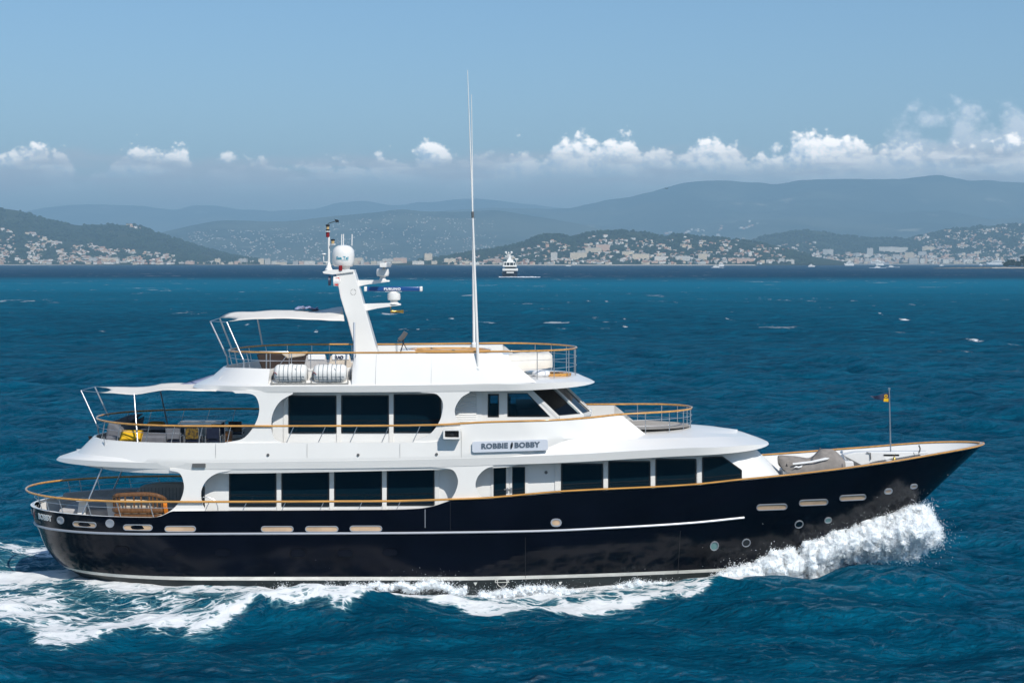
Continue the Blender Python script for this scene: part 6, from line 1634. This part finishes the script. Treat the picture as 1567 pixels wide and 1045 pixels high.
for k in range(5): m_.tube(catmull([o_+Vector((-.04+.02*k, -.05+.03*k, .22)), o_+Vector((.0+.02*k, -.1, .05)), o_+Vector((.03+.025*k, -.06, -.22))], 4), .035, 6)
o = m_.build('hanging_towel', 'orange_cloth', None, origin=o_, smooth=60); tag(o, 'orange towel hung over the end of the teak settee', 'towel')
m_ = MB(); o_ = Vector((WX(146,-.8), -.8, 2.2)); tb = thing('cocktail_table', 'grey cocktail table with white legs in the stern cockpit', 'table', o_)
m_.box(o_+Vector((.1,0,.72)), (1.4, 1.0, .06)); m_.build('top', 'lightgrey_fabric', tb, origin=o_, bevel=.02)
m_ = MB()
for a in (-.45, .55): m_.beam(o_+Vector((a,0,.7)), o_+Vector((a*1.2,0,0)), .08, .3)
m_.build('leg_frame', 'shade_white', tb, origin=o_)
# ---- foredeck: covered jet ski, crane boom, bell, flagstaff with pennant
o_ = W(1243, 722, -.9); jk = thing('covered_jet_ski', 'jet ski under a grey fitted cover lying on the white foredeck', 'jet ski', o_)
def qj(x_, y_): return (1180+x_/11.193, 670+y_/11.193)
js = MB(); Yj = -.9
prof = [(125,440,290),(160,500,282),(220,550,286),(330,585,300),(450,590,300),(560,580,325),(650,570,335),(720,565,300),(800,560,230),(850,556,175),(930,553,172),(1040,548,178),(1100,545,200),(1180,540,280),(1232,530,325)]
rws = []
for i, (x_, yb_, yt_) in enumerate(prof):
    u = i/(len(prof)-1); hw = .58*math.sin(math.pi*min(1, .25+.75*min(1, u*3)/1.0)/2) if u < .3 else .58*(1-.25*max(0, (u-.8)/.2))
    b = W(*qj(x_, yb_), Yj-.0); tz = W(*qj(x_, yt_), Yj+.1)
    sh = b.z+(tz.z-b.z)*(.62 if 600 < x_ < 1150 else .75)
    pr = [(-1,b.z),(-1.02,b.z+.3*(tz.z-b.z)),(-.98,sh),(-.62,sh+.30*(tz.z-sh)),(-.28,tz.z-.03),(0,tz.z),(.28,tz.z-.03),(.62,sh+.3*(tz.z-sh)),(.98,sh),(1.02,b.z+.3*(tz.z-b.z)),(1,b.z)]
    rws.append([(b.x+.03*mnoise.noise(Vector((i*.9, k*.8, 5))), Yj+a*hw, z_+.025*mnoise.noise(Vector((i*.8, k*1.1, 2)))) for k, (a, z_) in enumerate(pr)])
js.grid(rws); js.add(rws[0], [list(range(11))]); js.add(rws[-1], [list(range(11))[::-1]])
cv = js.build('cover', 'cover_grey', jk, origin=o_, smooth=50, subsurf=1)
m_ = MB()
def jp(x_, y_, off=-.64): return W(*qj(x_, y_), Yj+off)
m_.prism([jp(370,430), jp(700,390), jp(930,335), jp(1000,340), jp(960,370), jp(760,408), jp(560,440), jp(375,455)], (0, .02, 0))
m_.prism([jp(385,510), jp(430,475), jp(470,490), jp(540,465), jp(520,500), jp(470,512), jp(440,500)], (0, .02, 0))
m_.build('cover_print', 'print_white', cv, origin=o_, smooth=0)
m_ = MB(); m_.prism([jp(245,490), jp(268,432), jp(285,488)], (0, .02, 0)); m_.build('cover_patch', 'black', cv, origin=o_, smooth=0)
m_ = MB(); m_.prism([W(*qj(x_, y_), Yj-.5) for x_, y_ in ((1010,545),(1075,460),(1232,435),(1236,560),(350,630),(345,595))], (0, .9, 0)); m_.build('hull', 'cover_dark', jk, origin=o_, bevel=.03)
m_ = MB(); m_.prism([W(*qj(x_, y_), Yj-.66) for x_, y_ in ((672,360),(790,235),(838,170),(860,170),(800,250),(720,345))], (0, .03, 0)); m_.build('cover_fold', 'cover_dark', cv, origin=o_, smooth=0)
chk = MB()
for px in (1205, 1280): chk.prism([W(px+a, b, -1.2) for a, b in ((-6,732),(6,732),(5,721),(-5,721))], (0, 1.1, 0))
chk.build_each('jet_ski_chock', 'crane_white', yacht)
cb = MB()
cb.prism([W(x_, y_, -.2) for x_, y_ in ((1291,696),(1310,692),(1345,691.5),(1420,691),(1420,694),(1400,696.5),(1340,706),(1322,711),(1310,715),(1300,706))], (0, .5, 0))
cb.prism([W(x_, y_, -.6) for x_, y_ in ((1290,724),(1290,706),(1306,706),(1308,724))], (0, .7, 0))
cb.beam(W(1330,707,.1), W(1408,695,.1), .12, .12); cb.box(W(1375,705,-.3), (.95,.25,.05)); 
crn = P_('deck_crane', cb, 'crane_white', bevel=.02)
m_ = MB(); m_.tube([W(1326,692,-.25), W(1332,693,-.25), W(1332.5,703,-.25)], .02, 5); m_.tube([W(1406,681,-.2), W(1408,686,-.2), W(1407,691,-.2)], .03, 5); m_.tube([W(1406,690,-.2), W(1406.5,703,-.2)], .012, 5); m_.tube([W(1398,692,-.2), W(1401,703,-.2)], .012, 5)
m_.box(W(1402,703,-.2), (.14,.1,.08)); m_.box(W(1407,701,-.2), (.08,.1,.14)); m_.prism([W(x_, y_, -.3) for x_, y_ in ((1292,697),(1318,711),(1308,717),(1304,708))], (0, .02, 0)); m_.build_each('lifting_hook', 'gunmetal', crn)
o_ = W(1368.5, 709.5, -.35)
bl = MB(); bl.lathe([(.11,0),(.125,.0),(.10,.06),(.07,.16),(.055,.22),(.03,.26),(0,.27)], o_, 18); bl.tube([o_+Vector((0,0,.26)), o_+Vector((0,0,.34))], .015, 6)
o = bl.build('ship_bell', 'brass', None, origin=o_, smooth=50); tag(o, 'polished brass bell hanging beside the flagstaff foot on the foredeck', 'bell')
fs = MB(); fs.tube([W(1363,695,-.1), W(1360.8,596,-.1)], .028, 8, r2=.02); fs.lathe([(0,0),(.045,.02),(.045,.08),(0,.1)], W(1360.7,597,-.1), 10); fs.tube([W(1354,694,-.1), W(1356,701,-.1)], .02, 5)
fo = P_('flagstaff', fs, 'steel'); fs = MB(); fs.box(W(1363,696,-.1), (.62,.2,.09)); fs.box(W(1357,706,-.1), (.10,.14,.5)); fs.build('bracket', 'crane_white', fo, bevel=.01)
pn = MB(); n_ = 16; rws = []
a0, a1, tip = W(1360.6, 601, -.1), W(1361.0, 616.5, -.1), W(1331, 606.5, -.1)
for j in range(5):
    v = j/4; r_ = []
    for i in range(n_+1):
        u = i/n_; p = (a0*(1-v)+a1*v)*(1-u)+tip*u; p = p+Vector((0, .07*math.sin(u*9+v)*u, .03*math.sin(u*7)*u)); r_.append(p)
    rws.append(r_)
pn.grid(rws); pennant = pn.build('pennant', 'print_navy', None, origin=a0, smooth=70); tag(pennant, 'navy triangular pennant with a yellow emblem flying from the bow flagstaff', 'pennant')
for yo in (-.035, .035):
    m_ = MB(); c = W(1355.5, 608.5, -.1)+Vector((0, yo, 0))
    m_.prism([c+Vector((p, 0, q)) for p, q in ((-.09,-.14),(.09,-.15),(.10,-.02),(-.08,-.01))], (0, .006, 0))
    m_.ring([c+Vector((.07*math.cos(t_), 0, .07+.06*math.sin(t_))) for t_ in np.linspace(0, 6.283, 13)[:-1]], [c+Vector((.035*math.cos(t_), 0, .07+.03*math.sin(t_))) for t_ in np.linspace(0, 6.283, 13)[:-1]], (0, .006, 0))
    m_.build('emblem', 'yellow_fabric', pennant, origin=a0, smooth=0)
